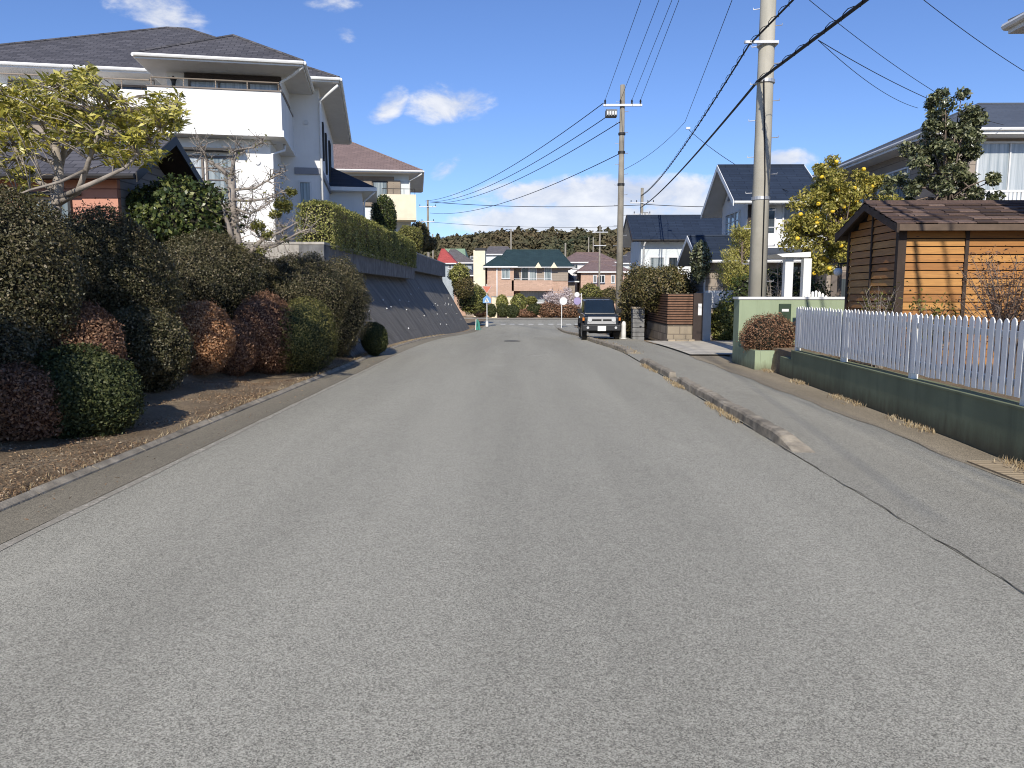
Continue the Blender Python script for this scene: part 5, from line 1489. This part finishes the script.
# ================================================================== POLES AND WIRES
def pole(label, base, H, r0, r1, steps=True, arms=(), box=False, name='utility_pole', cap=True, group='utility poles', mat='pole_old'):
    t = thing(name, label, 'pole', base, 0, group)
    MB().tube([(0, 0, -.3), (0, 0, H * .5), (0, 0, H)], [r0, (r0 + r1) / 2, r1], 20).build('shaft', MT[mat], t, smooth=True)
    if steps:
        z = 1.9; k = 0; sm = None
        while z < H - .3:
            r = r0 + (r1 - r0) * z / H; a = (R(-20), R(160))[k % 2]
            if sm is None: sm = so_ = MB().tube([(0, 0, 0), (.16, 0, 0), (.16, 0, .04)], .012, 5).build('step_bolt', MT['galv'], t)
            else: so_ = sm.copy(); COL.objects.link(so_); so_.parent = t
            so_.location = (math.cos(a) * r, math.sin(a) * r, z); so_.rotation_euler.z = a; z += .45; k += 1
    for z, x0, x1, ins in arms:
        a = MB(); a.box(x0, x1, -r1 - .09, -r1, z - .045, z + .045); ao = a.build('crossarm', MT['galv'], t)
        for x in ins:
            i = MB(); i.lathe([(.02, 0), (.05, .03), (.03, .07), (.05, .10), (.03, .14), (.045, .17), (.01, .2)], 8, 0, (x, -r1 - .045, z + .045)); i.build('insulator', MT['darkmetal'], ao)
    if box:
        z, x = box; b = MB(); b.box(x - .25, x + .25, -.3, .1, z - .25, z + .05)
        bo = b.build('switch_box', MT['greystone'], t, bevel=.02)
        f = MB()
        for i in range(4): f.lathe([(.04, 0), (.045, .12), (.02, .16)], 8, 0, (x - .18 + i * .12, -.34, z - .2))
        f.build('insulator', MT['signwhite'], bo)
    return t
bp = S(757, 298, 20.0); B1 = Vector((bp.x, 20.0, .1)); H1 = 13.5
t1 = pole('thick concrete utility pole rising behind the pale green gate wall', B1, H1, .235, .165, mat='pole')
za = S(750, 45, 20).z - B1.z; zb = S(757, 82, 20).z - B1.z
a = MB(); a.box(-.62, .22, -.26, -.2, za - .03, za + .03); a.box(.18, .24, -.2, .2, za - .03, za + .03); a.build('bracket_arm', MT['galv'], t1)
m = MB()
for z in (za, zb, 4.0): m.lathe([(.235, z - .04), (.235, z + .04)], 20)
m.build('steel_band', MT['galv'], t1)
pipe(t1, [(-.10, -.21, zb), (-.04, -.215, zb - 1.2), (.02, -.22, zb - 2.4), (.05, -.225, 1.0)], .018, 'cable', 'riser_cable')
b2 = S(618.5, 335, 35.0); B2 = Vector((b2.x, 35.0, g(35))); H2 = S(625, 85, 35).z - B2.z
zA = S(625, 106, 35).z - B2.z
t2 = pole('slimmer concrete pole with crossarm and switch box behind the parked car', B2, H2, .17, .105, True, ((zA, -.85, .85, (-.78, -.1, .4, .78)),), (zA - .25, -.5))
m = MB()
for z in (zA - 1.2, zA - 2.0, zA - 3.4): m.lathe([(.16, z - .05), (.16, z + .05)], 14)
m.build('steel_band', MT['darkmetal'], t2)
b3 = S(640, 300, 70); B3 = Vector((b3.x, 70, -1.25)); H3 = S(641, 188, 70).z + 1.25; z3 = S(641, 203, 70).z + 1.25
pole('pole with curved insulator arms seen above the long dark roof', B3, H3, .2, .13, False, ((z3, -1.1, 1.1, (-1.0, -.5, .5, 1.0)), (z3 - 1.0, -.8, .8, (-.7, .7))), (z3 - .9, .3))
def farpole(label, px, ptop, Y, r=.16, arms=True, group='utility poles'):
    b = S(px, 300, Y); H = S(px, ptop, Y).z + 1.25
    return pole(label, (b.x, Y, -1.25), H, r, r * .65, False, ((H - .7, -.9, .9, (-.8, 0, .8)), (H - 2.2, -.7, .7, (-.6, .6))) if arms else (), False, group=group)
farpole('tall far pole with crossarms left of the green roofed house', 429, 200, 80)
farpole('thin short pole next to the tall far pole above the terrace', 433.5, 234, 72, .10, False)
farpole('far pole behind the green roof', 511, 229, 118, .17, False)
farpole('far pole with crossarms in front of the faded roofed house', 599, 226, 88, .13)
farpole('short far pole near the wooded hill, left one of the close pair', 588, 237, 150, .16, False)
farpole('short far pole near the wooded hill, right one of the close pair', 592.5, 237, 155, .16, False)
farpole('stubby far pole at the edge of the green roof', 565, 243, 125, .2, False)

WG = 'overhead wires'
P1a = S(749, 45, 20); P1b = S(757, 82, 20); P3a = S(641, 196, 70); P3b = S(640, 208, 70)
bkA = S(793, 0, 17.2); bkB = S(866, 0, 14)
def ext(A, B, k): return B + (B - A) * k
J = P1a.lerp(P3a, 1)
wires('overhead_cable', 'spiral wrapped cable bundle on the arm of the thick pole, running to the far pole', P1a, P3a, .55, .024, 'cable', WG, spiral=.9)
wires('overhead_cable', 'spiral wrapped cable bundle passing over the camera to the arm of the thick pole', ext(P1a, bkA, 12), P1a, .0, .024, 'cable', WG, spiral=.6)
wires('overhead_cable', 'heaviest black cable from the thick pole down to the far pole over the dark roof', P1b, P3b, .35, .034, 'cable', WG)
wires('overhead_cable', 'heaviest black cable passing over the camera to the thick pole', ext(P1b, bkB, 5), P1b, .0, .036, 'cable', WG, spiral=.8)
top = lambda x: Vector((B2.x + x, 34.8, B2.z + zA + .22))
for px, x in ((641, -.78), (659, -.1), (672, .4), (679, .78)):
    q = S(px, 0, 23.5); wires('overhead_wire', 'thin wire passing over the camera to the crossarm of the slimmer pole', ext(top(x), q, 6.0), top(x), .0, .009, 'cable', WG)
L0 = S(430, 203, 80)
for i, (x, dz) in enumerate(((-.85, .1), (-.5, -.35), (-.1, -.7))):
    wires('overhead_wire', 'one of three thin wires from the slimmer pole to the tall far pole', Vector((B2.x + x, 34.9, B2.z + zA + dz)), L0 + Vector((.5 * i - .5, 0, .2 - .1 * i)), .9, .018, 'cable', WG)
wires('overhead_wire', 'lowest wire from the middle of the slimmer pole to the tall far pole', Vector((B2.x, 34.9, S(619, 153, 35).z)), S(430, 213, 80), .9, .018, 'cable', WG)
wires('overhead_wire', 'level wire crossing the far sky between the tall far pole and the insulator pole', S(430, 202, 80), S(640, 205, 70), .3, .03, 'cable', WG)
wires('overhead_wire', 'lower level wire crossing the far sky beneath the clouds', S(430, 222, 80), S(640, 226, 70), .3, .018, 'cable', WG)
wires('overhead_wire', 'level wire leaving the insulator pole over the dark roof', S(641, 204, 70), S(800, 203, 75), .3, .03, 'cable', WG)
j = P1a.lerp(P3a, .38) - Vector((0, 0, 4 * .55 * .38 * .62))
jj = S(685, 122, j.y + 1)
wires('overhead_wire', 'slack wire falling from overhead to the clamp on the wrapped cable', ext(jj, S(731, 0, 24), 2.2), jj, .1, .011, 'cable', WG)
wires('overhead_wire', 'faint wire from the cable clamp to the slimmer pole', jj, Vector((B2.x, 34.9, S(622, 171, 35).z)), .25, .010, 'cable', WG)
wires('overhead_wire', 'service wire from the cable clamp to the gabled white house', S(689, 130, j.y), Vector((10.2, 30.2, 5.6)), .25, .012, 'cable', WG)
k = MB(); k.box(-.1, .1, -.05, .05, -.06, .04); o = k.build('cable_clamp', MT['galv']); o.location = S(688, 128, j.y); tag(o, 'grey clamp box on the spiral wrapped cable', 'clamp')
q = S(818, 40, 16.3)
wires('overhead_wire', 'upper service wire from the heaviest cable to the taupe house front', q, S(1004, 125, 24.4), .2, .008, 'cable', WG)
wires('overhead_wire', 'lower service wire from the heaviest cable to the taupe house side eave', q, S(918, 108, 27.0), .2, .007, 'cable', WG)
wires('overhead_wire', 'wire entering at the top and ending on the taupe house roof edge', S(802, -6, 16.9), S(990, 122, 25.0), .2, .007, 'cable', WG)
wires('overhead_wire', 'wire sloping down past the corner of the white eave', S(905, -15, 15), S(1060, 92, 19), .1, .007, 'cable', WG)
# ================================================================== FAR END
def dashes():
    mb = MB(); 
    for px in (503, 512, 521, 531, 541, 551, 560, 569, 578):
        c = S(px, 324, 72).x; mb.box(c - .24, c + .24, 72.2, 73.1, -1.25, -1.243)
    o = mb.build('crossing_marking', MT['paint']); o['kind'] = 'structure'
dashes()
sheet('far_pavement', -40, 40, fr(86, 89, 1.5), .08, 'drive')
# hedge row across the junction
GZ = -1.25
def ball(label, px0, px1, py0, py1, Y, mat, seed, lump=.06, name='topiary_shrub', leaf=(.16, .085), n=2600, depth=None):
    a, b = S(px0, py1, Y), S(px1, py0, Y); rx = (b.x - a.x) / 2; rz = (b.z - a.z) / 2
    return shrub(name, label, 'shrub', ((a.x + b.x) / 2, Y, a.z), (rx, depth or rx, rz), leaf, n, mat, seed, lump, None, lift=rz, fuzz=.05)
ball('low dark red hedge piece behind the blue sign', 473, 488, 306, 317, 89.6, 'redleaf', 201, .08, 'low_hedge')
ball('small dark green ball bush just beside the blue sign pole', 487, 496, 304, 317, 89.2, 'moss', 202)
ball('tall egg shaped topiary standing behind the round ball', 496, 508, 295, 311, 91, 'hedge', 203)
ball('round green ball bush in front of the tall egg topiary', 497, 508, 304, 317, 89.2, 'moss', 204)
ball('round green ball bush between the two egg shaped topiaries', 506, 519, 305, 318, 88.8, 'moss', 205)
ball('broad egg shaped topiary beneath the terracotta balcony', 511, 527, 294, 312, 91, 'hedge', 206)
ball('long low reddish hedge piece at the middle of the junction', 516, 538, 309, 318, 89.6, 'redleaf', 207, .08, 'low_hedge')
ball('flat cloud pruned green bush beside the broad egg topiary', 527, 542, 304, 315, 89.2, 'moss', 208, .12)
ball('small pale green bush under the balcony behind the cloud pruned bush', 526, 537, 296, 305, 92, 'olive', 209, .12)
ball('reddish brown hedge block under the white blossom tree', 537, 560, 303, 318, 89.4, 'redleaf', 210, .08, 'low_hedge')
ball('brown hedge block behind the round white sign', 556, 580, 304, 319, 89, 'redleaf', 211, .08, 'low_hedge')
ball('yellow green bush behind the parked car roof', 581, 600, 284, 303, 86.5, 'olive', 212, .15)
ball('bushy yellow green shrub at the corner beyond the retaining wall', 468, 484, 291, 309, 87.5, 'hedge', 213, .16, 'garden_shrub')
ball('brownish bush right of the yellow green bush beyond the car', 598, 618, 288, 306, 88, 'mixed', 214, .18, 'garden_shrub')

def plum(label, px, py, Y, w, h, seed, n=1500):
    rr = random.Random(seed); rng = np.random.default_rng(seed); b = S(px, py, Y)
    t = thing('blossom_tree', label, 'tree', (b.x, Y, GZ)); mb = MB(); out = []; tips = []
    grow(rr, Vector((0, 0, -.1)), Vector((.1, 0, 1)), h * .42, .13, 0, 3, out, tips, .25, .1, (3, 4), 1.0, .68)
    for pts, rs, lv in out: mb.tube(pts, rs, 5)
    mb.build('trunk', MT['bark_pale'], t)
    T = np.array([tuple(p) for p, d in tips]); n *= 3; P = T[rng.integers(0, len(T), n)] + rng.normal(0, .28, (n, 3))
    put(crown_mesh(P, rng.normal(0, 1, (n, 3)), .17, .13, rng, 'plum'), 'crown', t)
plum('white blossom tree in front of the terracotta balcony', 552, 312, 91, 3, 3.9, 221)
plum('smaller pale blossom tree beside the parked car', 571, 312, 92, 3, 3.6, 222, 1000)
for px, lb in ((494.5, 'pale stone gate pillar left of the tall egg topiary'), (510, 'cream gate pillar between the egg shaped topiaries')):
    a = S(px, 297, 92.5); t = thing('gate_pillar', lb, 'pillar', (a.x, 92.5, GZ)); MB().box(-.32, .32, -.3, .3, -.1, a.z - GZ).build('shaft', MT['cream'], t); MB().box(-.38, .38, -.36, .36, a.z - GZ + .004, a.z - GZ + .12).build('cap_stone', MT['block'], t)

def green_house():
    Y0 = 96; t = thing('house', 'terracotta and cream house with dark green roof across the junction', 'house', (0, Y0, GZ))
    X = lambda px, dy=0: S(px, 290, Y0 + dy).x
    Z = lambda py, dy=0: S(512, py, Y0 + dy).z - GZ
    E = Z(267)
    MB().box(X(486), X(568), 0, 7.5, -.2, E - .1).build('wall', MT['brick'], t)
    u = MB(); u.box(X(500), X(568) - .01, -.08, -.003, Z(281), E - .12); u.build('upper_wall', MT['taupe'], t)
    u = MB(); u.box(X(485), X(497), -.06, -.003, Z(270), E - .12); u.build('cream_panel', MT['cream'], t)
    u = MB(); u.box(X(474.5), X(486), -1.8, .8, -.2, Z(251)); u.build('stair_tower', MT['cream'], t)
    u = MB(); u.box(X(476), X(486.5), -1.9, .9, Z(251) + .004, Z(251) + .28); u.build('tower_cap', MT['darkmetal'], t)
    hip_roof(t, X(494), X(573), -.9, 8.2, E, Z(249.5, 3) - E, MT['green_tile'], fascia='white', ridge=((X(506), 3.6), (X(560), 3.6)), gutter=True)
    hip_roof(t, X(484), X(518), -2.3, 3.0, E + .02, 1.35, MT['green_tile'], ridge=((X(498), .4), (X(504), .4)), gutter=False)
    MB().box(X(488), X(514), -1.7, -.083, -.2, E - .15).build('wing_wall', MT['brick'], t)
    window(t, (X(502), -1.7, Z(279)), (1, 0, 0), (0, -1, 0), 1.05, 1.25, 'lace', 'alu', 2)
    pipe(t, [(X(497.5), -1.78, E - .2), (X(497.5), -1.78, 0)], .07)
    for px in (538, 553.5):
        d = MB(); c = X(px); d.prism([(c - .45, -1.05, E - .15), (c + .45, -1.05, E - .15), (c, -1.05, E + .55)], (0, .9, 0)); d.build('dormer', MT['cream'], t)
    b = MB(); b.box(X(512), X(552), -1.7, -1.55, Z(290), Z(280.5)); b.box(X(512), X(512) + .15, -1.547, -.09, Z(290), Z(280.5)); b.box(X(512), X(552), -1.7, -.09, Z(291), Z(290) - .004); bo = b.build('balcony', MT['brick'], t)
    railing(bo, [(X(512.5), -1.62), (X(551.5), -1.62)], Z(280.5) - .02, Z(279), 'alu', 1.0, .03)
    for px, pn in ((521, 'glass'), (529, 'lace'), (544, 'lace')): window(t, (X(px), -.08, Z(281)), (1, 0, 0), (0, -1, 0), .95, 1.65, pn, 'alu', 1, fw=.08)
    window(t, (X(520), 0, Z(303)), (1, 0, 0), (0, -1, 0), 3.2, 1.5, 'curtain', 'alu', 3)
    window(t, (X(487.6), -.06, Z(277)), (1, 0, 0), (0, -1, 0), .5, .9, 'glass', 'alu', 1)
    l = MB(); l.box(X(466), X(475), -.5, 3, -.2, Z(290)); l.build('carport_wall', MT['taupe'], t)
    l = MB(); l.box(X(463), X(476), -1.2, 3.2, Z(289.6), Z(288)); l.build('carport_roof', MT['green_tile'], t)
green_house()
def small_house(label, px0, px1, peave, pridge, Y, wall, roof, depth=7, wins=(), ridge=(.3, .7), over=.5, pane='glass', fascia='white', base=None):
    a, b = S(px0, peave, Y), S(px1, peave, Y); z0 = GZ if base is None else base
    t = thing('house', label, 'house', (a.x, Y, z0)); w = b.x - a.x; E = a.z - z0; r = S(px0, pridge, Y + depth / 2).z - z0 - E
    MB().box(over, w - over, 0, depth, -.2, E - .1).build('wall', MT[wall], t)
    hip_roof(t, 0, w, -over, depth + over, E, r, MT[roof], fascia, ridge=((w * ridge[0], depth / 2), (w * ridge[1], depth / 2)), gutter=False)
    for (p0, p1, y0, y1) in wins:
        c, d = S(p0, y1, Y), S(p1, y0, Y); window(t, (c.x - a.x, 0, c.z - z0), (1, 0, 0), (0, -1, 0), d.x - c.x, d.z - c.z, pane, 'alu', 2, fw=.08)
    return t, w, E
t, w, E = small_house('house with bright red roof half hidden by the end of the retaining wall', 437, 457, 263, 249, 108, 'bluegrey', 'red_tile', 7, ((448, 452, 264.5, 269),), (.1, .25))
small_house('main body of the red roofed house, its unlit slopes coloured grey', 444, 475, 262.5, 249.5, 112, 'bluegrey', 'grey_tile', 8, ((458, 461, 263.5, 267.5), (462, 465, 263.5, 267.5)), (.12, .3))  # shade on the red hipped roof's other slopes, painted as grey tiles
small_house('distant house with pale mint green roof below the wooded hill', 440, 466, 257, 249, 140, 'white_wall', 'mint_tile', 8, (), (.1, .9))
small_house('distant house with grey roof behind the cream stair tower', 482, 514, 254, 246.5, 138, 'paleblue', 'grey_tile', 8, ((470, 474, 256, 260),), (.2, .8))
small_house('low terracotta walled house under the red roof', 450, 476, 275, 269, 100, 'brick', 'slate', 6, (), (.3, .7))
t, w, E = small_house('white banded house with grey brown hipped roof right of the green roof', 560, 620, 262, 252.5, 106, 'white_wall', 'pink_tile', 8, ((572, 578, 264, 269),), (.3, .7))
t, w, E = small_house('brick house with faded pink brown roof directly behind the parked car', 577, 632, 271.5, 261, 97, 'brick', 'pink_tile', 8, ((593, 597, 275, 283), (598, 605, 275, 283), (611, 615, 275, 283)), (.3, .7))
MB().box(w * .1, w * .9, -.9, -.003, E - 2.6, E - 2.4).build('canopy', MT['beam'], t)
small_house('small outbuilding with dark navy roof between the green and brick houses', 549, 579, 281, 273, 98.5, 'taupe', 'navy', 5, (), (.3, .7))
small_house('house with slate roof partly hidden behind the slimmer pole', 618, 665, 263, 252, 110, 'paleblue', 'slate', 8, (), (.3, .7))

# wooded hill
def hill():
    mb = MB(); V = []; Q = []; xs = fr(-260, 260, 20); ys = fr(170, 330, 16)
    for Y in ys:
        for x in xs:
            e = smooth((Y - 175) / 70); V.append((x, Y, -1.3 + 14.2 * e * (1 + .12 * math.sin(x * .03) + .05 * math.sin(x * .11 + 2))))
    n = len(xs)
    for i in range(len(ys) - 1):
        for j in range(n - 1): q = i * n + j; Q.append((q, q + 1, q + n + 1, q + n))
    mb.add(V, Q); o = mb.build('hill', MT['hillcover']); o['kind'] = 'structure'
    rng = np.random.default_rng(77); rr = random.Random(77); P = []; Nn = []
    for i in range(1500):
        x = rr.uniform(-150, 150) if i > 800 else rr.uniform(-60, 50); Y = rr.uniform(188, 262)
        e = smooth((Y - 175) / 70); z = -1.3 + 14.2 * e * (1 + .12 * math.sin(x * .03) + .05 * math.sin(x * .11 + 2))
        h = rr.uniform(6.5, 8.8); w = rr.uniform(2.3, 4.2); con = rr.random() < .15
        k = 210
        d = rng.normal(0, 1, (k, 3)); d /= np.linalg.norm(d, axis=1)[:, None]
        u = rng.random(k)
        if con:
            r = w * .8 * (1 - u) ** .8; p = np.stack([d[:, 0] * r, d[:, 1] * r, h * (.25 + .8 * u)], 1)
        else:
            p = d * np.array([w, w, h * .38]) * (rng.random(k)[:, None] ** .35) + np.array([0, 0, h * .62])
        P.append(p + np.array([x, Y, z])); Nn.append(d + np.array([0, -.2, .4]))
    P = np.concatenate(P); Nn = np.concatenate(Nn)
    LV = leaf_quads(P, Nn, 1.15, .75, rng, .5)
    me = fastmesh('forest', LV, np.arange(len(LV)).reshape(-1, 4), [MT['forest']]); o = bpy.data.objects.new('forest', me); COL.objects.link(o)
    tag(o, 'mixed green and brown forest covering the low hill at the end of the road', 'forest', kind='stuff')
hill()

# ------------------------------------------------------------------ signs at the junction
def sign_left():
    Y = 66; p = S(487, 326, Y); z0 = p.z
    t = thing('road_sign', 'faded red triangle sign with blue crossing sign below on a white pole', 'sign', (p.x, Y, z0))
    Z = lambda py: S(487, py, Y).z - z0
    MB().tube([(0, 0, -.1), (0, 0, Z(284))], .04, 10).build('sign_pole', MT['signwhite'], t)
    b = MB(); zt, zb = Z(286.2), Z(293.5); zm = (zt + zb) / 2; b.prism([(-.40, -.05, zt), (.0, -.05, zb), (.40, -.05, zt)], (0, -.012, 0)); st = b.build('stop_plate', MT['signred'], t)
    bd = MB()
    for a, c in (((-.40, zt), (0, zb)), ((0, zb), (.40, zt)), ((.40, zt), (-.40, zt))):
        bd.tube([(a[0], -.064, a[1]), (c[0], -.064, c[1])], .014, 4)
    bd.build('sign_border', MT['signwhite'], st)
    b = MB(); w, zt, zb = .35, Z(295), Z(303); b.prism([(-w, -.05, zb), (w, -.05, zb), (w, -.05, zb + .38), (0, -.05, zt), (-w, -.05, zb + .38)], (0, -.012, 0)); bl = b.build('crossing_plate', MT['signblue'], t)
    b = MB(); b.prism([(-.22, -.066, zb + .06), (.22, -.066, zb + .06), (0, -.066, zb + .48)], (0, -.004, 0)); tri = b.build('white_triangle', MT['signwhite'], bl)
    b = MB(); c = zb
    b.disc((.0, -.073, c + .345), .028, (0, 1, 0), .004, 10); b.prism([(-.03, -.073, c + .31), (.03, -.073, c + .31), (.03, -.073, c + .2), (-.03, -.073, c + .2)], (0, -.003, 0))
    b.prism([(-.03, -.073, c + .2), (0, -.073, c + .2), (-.05, -.073, c + .09), (-.08, -.073, c + .09)], (0, -.003, 0)); b.prism([(0, -.073, c + .2), (.03, -.073, c + .2), (.08, -.073, c + .09), (.05, -.073, c + .09)], (0, -.003, 0))
    b.build('walking_figure', MT['black'], tri)
    MB().lathe([(.12, -.05), (.12, .35), (.06, .4)], 12).build('pole_base', MT['signwhite'], t)
    Y = 64; p = S(561.5, 329, Y); q = S(563.5, 301, Y)
    t = thing('road_sign', 'round white sign plate on a slim white pole', 'sign', (p.x, Y, p.z))
    MB().tube([(0, 0, -.1), (0, 0, q.z - p.z + .2)], .035, 10).build('sign_pole', MT['signwhite'], t)
    MB().disc((.14, -.05, q.z - p.z), .32, (0, 1, 0), .012, 28).build('sign_plate', MT['signwhite'], t)
    Y = 62; p = S(581, 331, Y); Z = lambda py: S(581, py, Y).z - p.z
    t = thing('road_sign', 'white pole with small white and purple round signs beside the parked car', 'sign', (p.x, Y, p.z))
    MB().tube([(0, 0, -.1), (0, 0, Z(293))], .04, 10).build('sign_pole', MT['signwhite'], t)
    MB().disc((-.36, -.05, Z(294.5)), .20, (0, 1, 0), .012, 22).build('white_plate', MT['signwhite'], t)
    MB().disc((-.33, -.05, Z(301)), .30, (0, 1, 0), .012, 24).build('purple_plate', MT['purple'], t)
    b = MB(); b.box(-.17, .0, -.06, -.045, Z(328), Z(316)); b.build('blue_plate', MT['skyplate'], t)
    b = MB(); b.tube([(-.36, -.03, Z(294.5)), (0, -.03, Z(294.5))], .015, 6); b.tube([(-.33, -.03, Z(301)), (0, -.03, Z(301))], .015, 6); b.build('sign_bracket', MT['galv'], t)
sign_left()
p = S(478, 332, 60); t = thing('folding_barrier', 'teal folded sheet barrier standing at the far end of the retaining wall', 'barrier', (p.x, 60, p.z))
b = MB(); b.prism([(-.18, 0, 0), (.22, 0, .05), (.12, 0, .75), (-.02, 0, 1.0), (-.14, 0, .95)], (0, .05, 0)); b.build('sheet', MT['teal'], t)
b = MB(); b.tube([(-.2, -.03, 0), (-.15, -.03, 1.0)], .03, 6); b.build('white_leg', MT['signwhite'], t); b = MB(); b.tube([(.05, -.03, 0), (-.08, -.03, .9)], .02, 6); b.build('dark_leg', MT['darkmetal'], t)
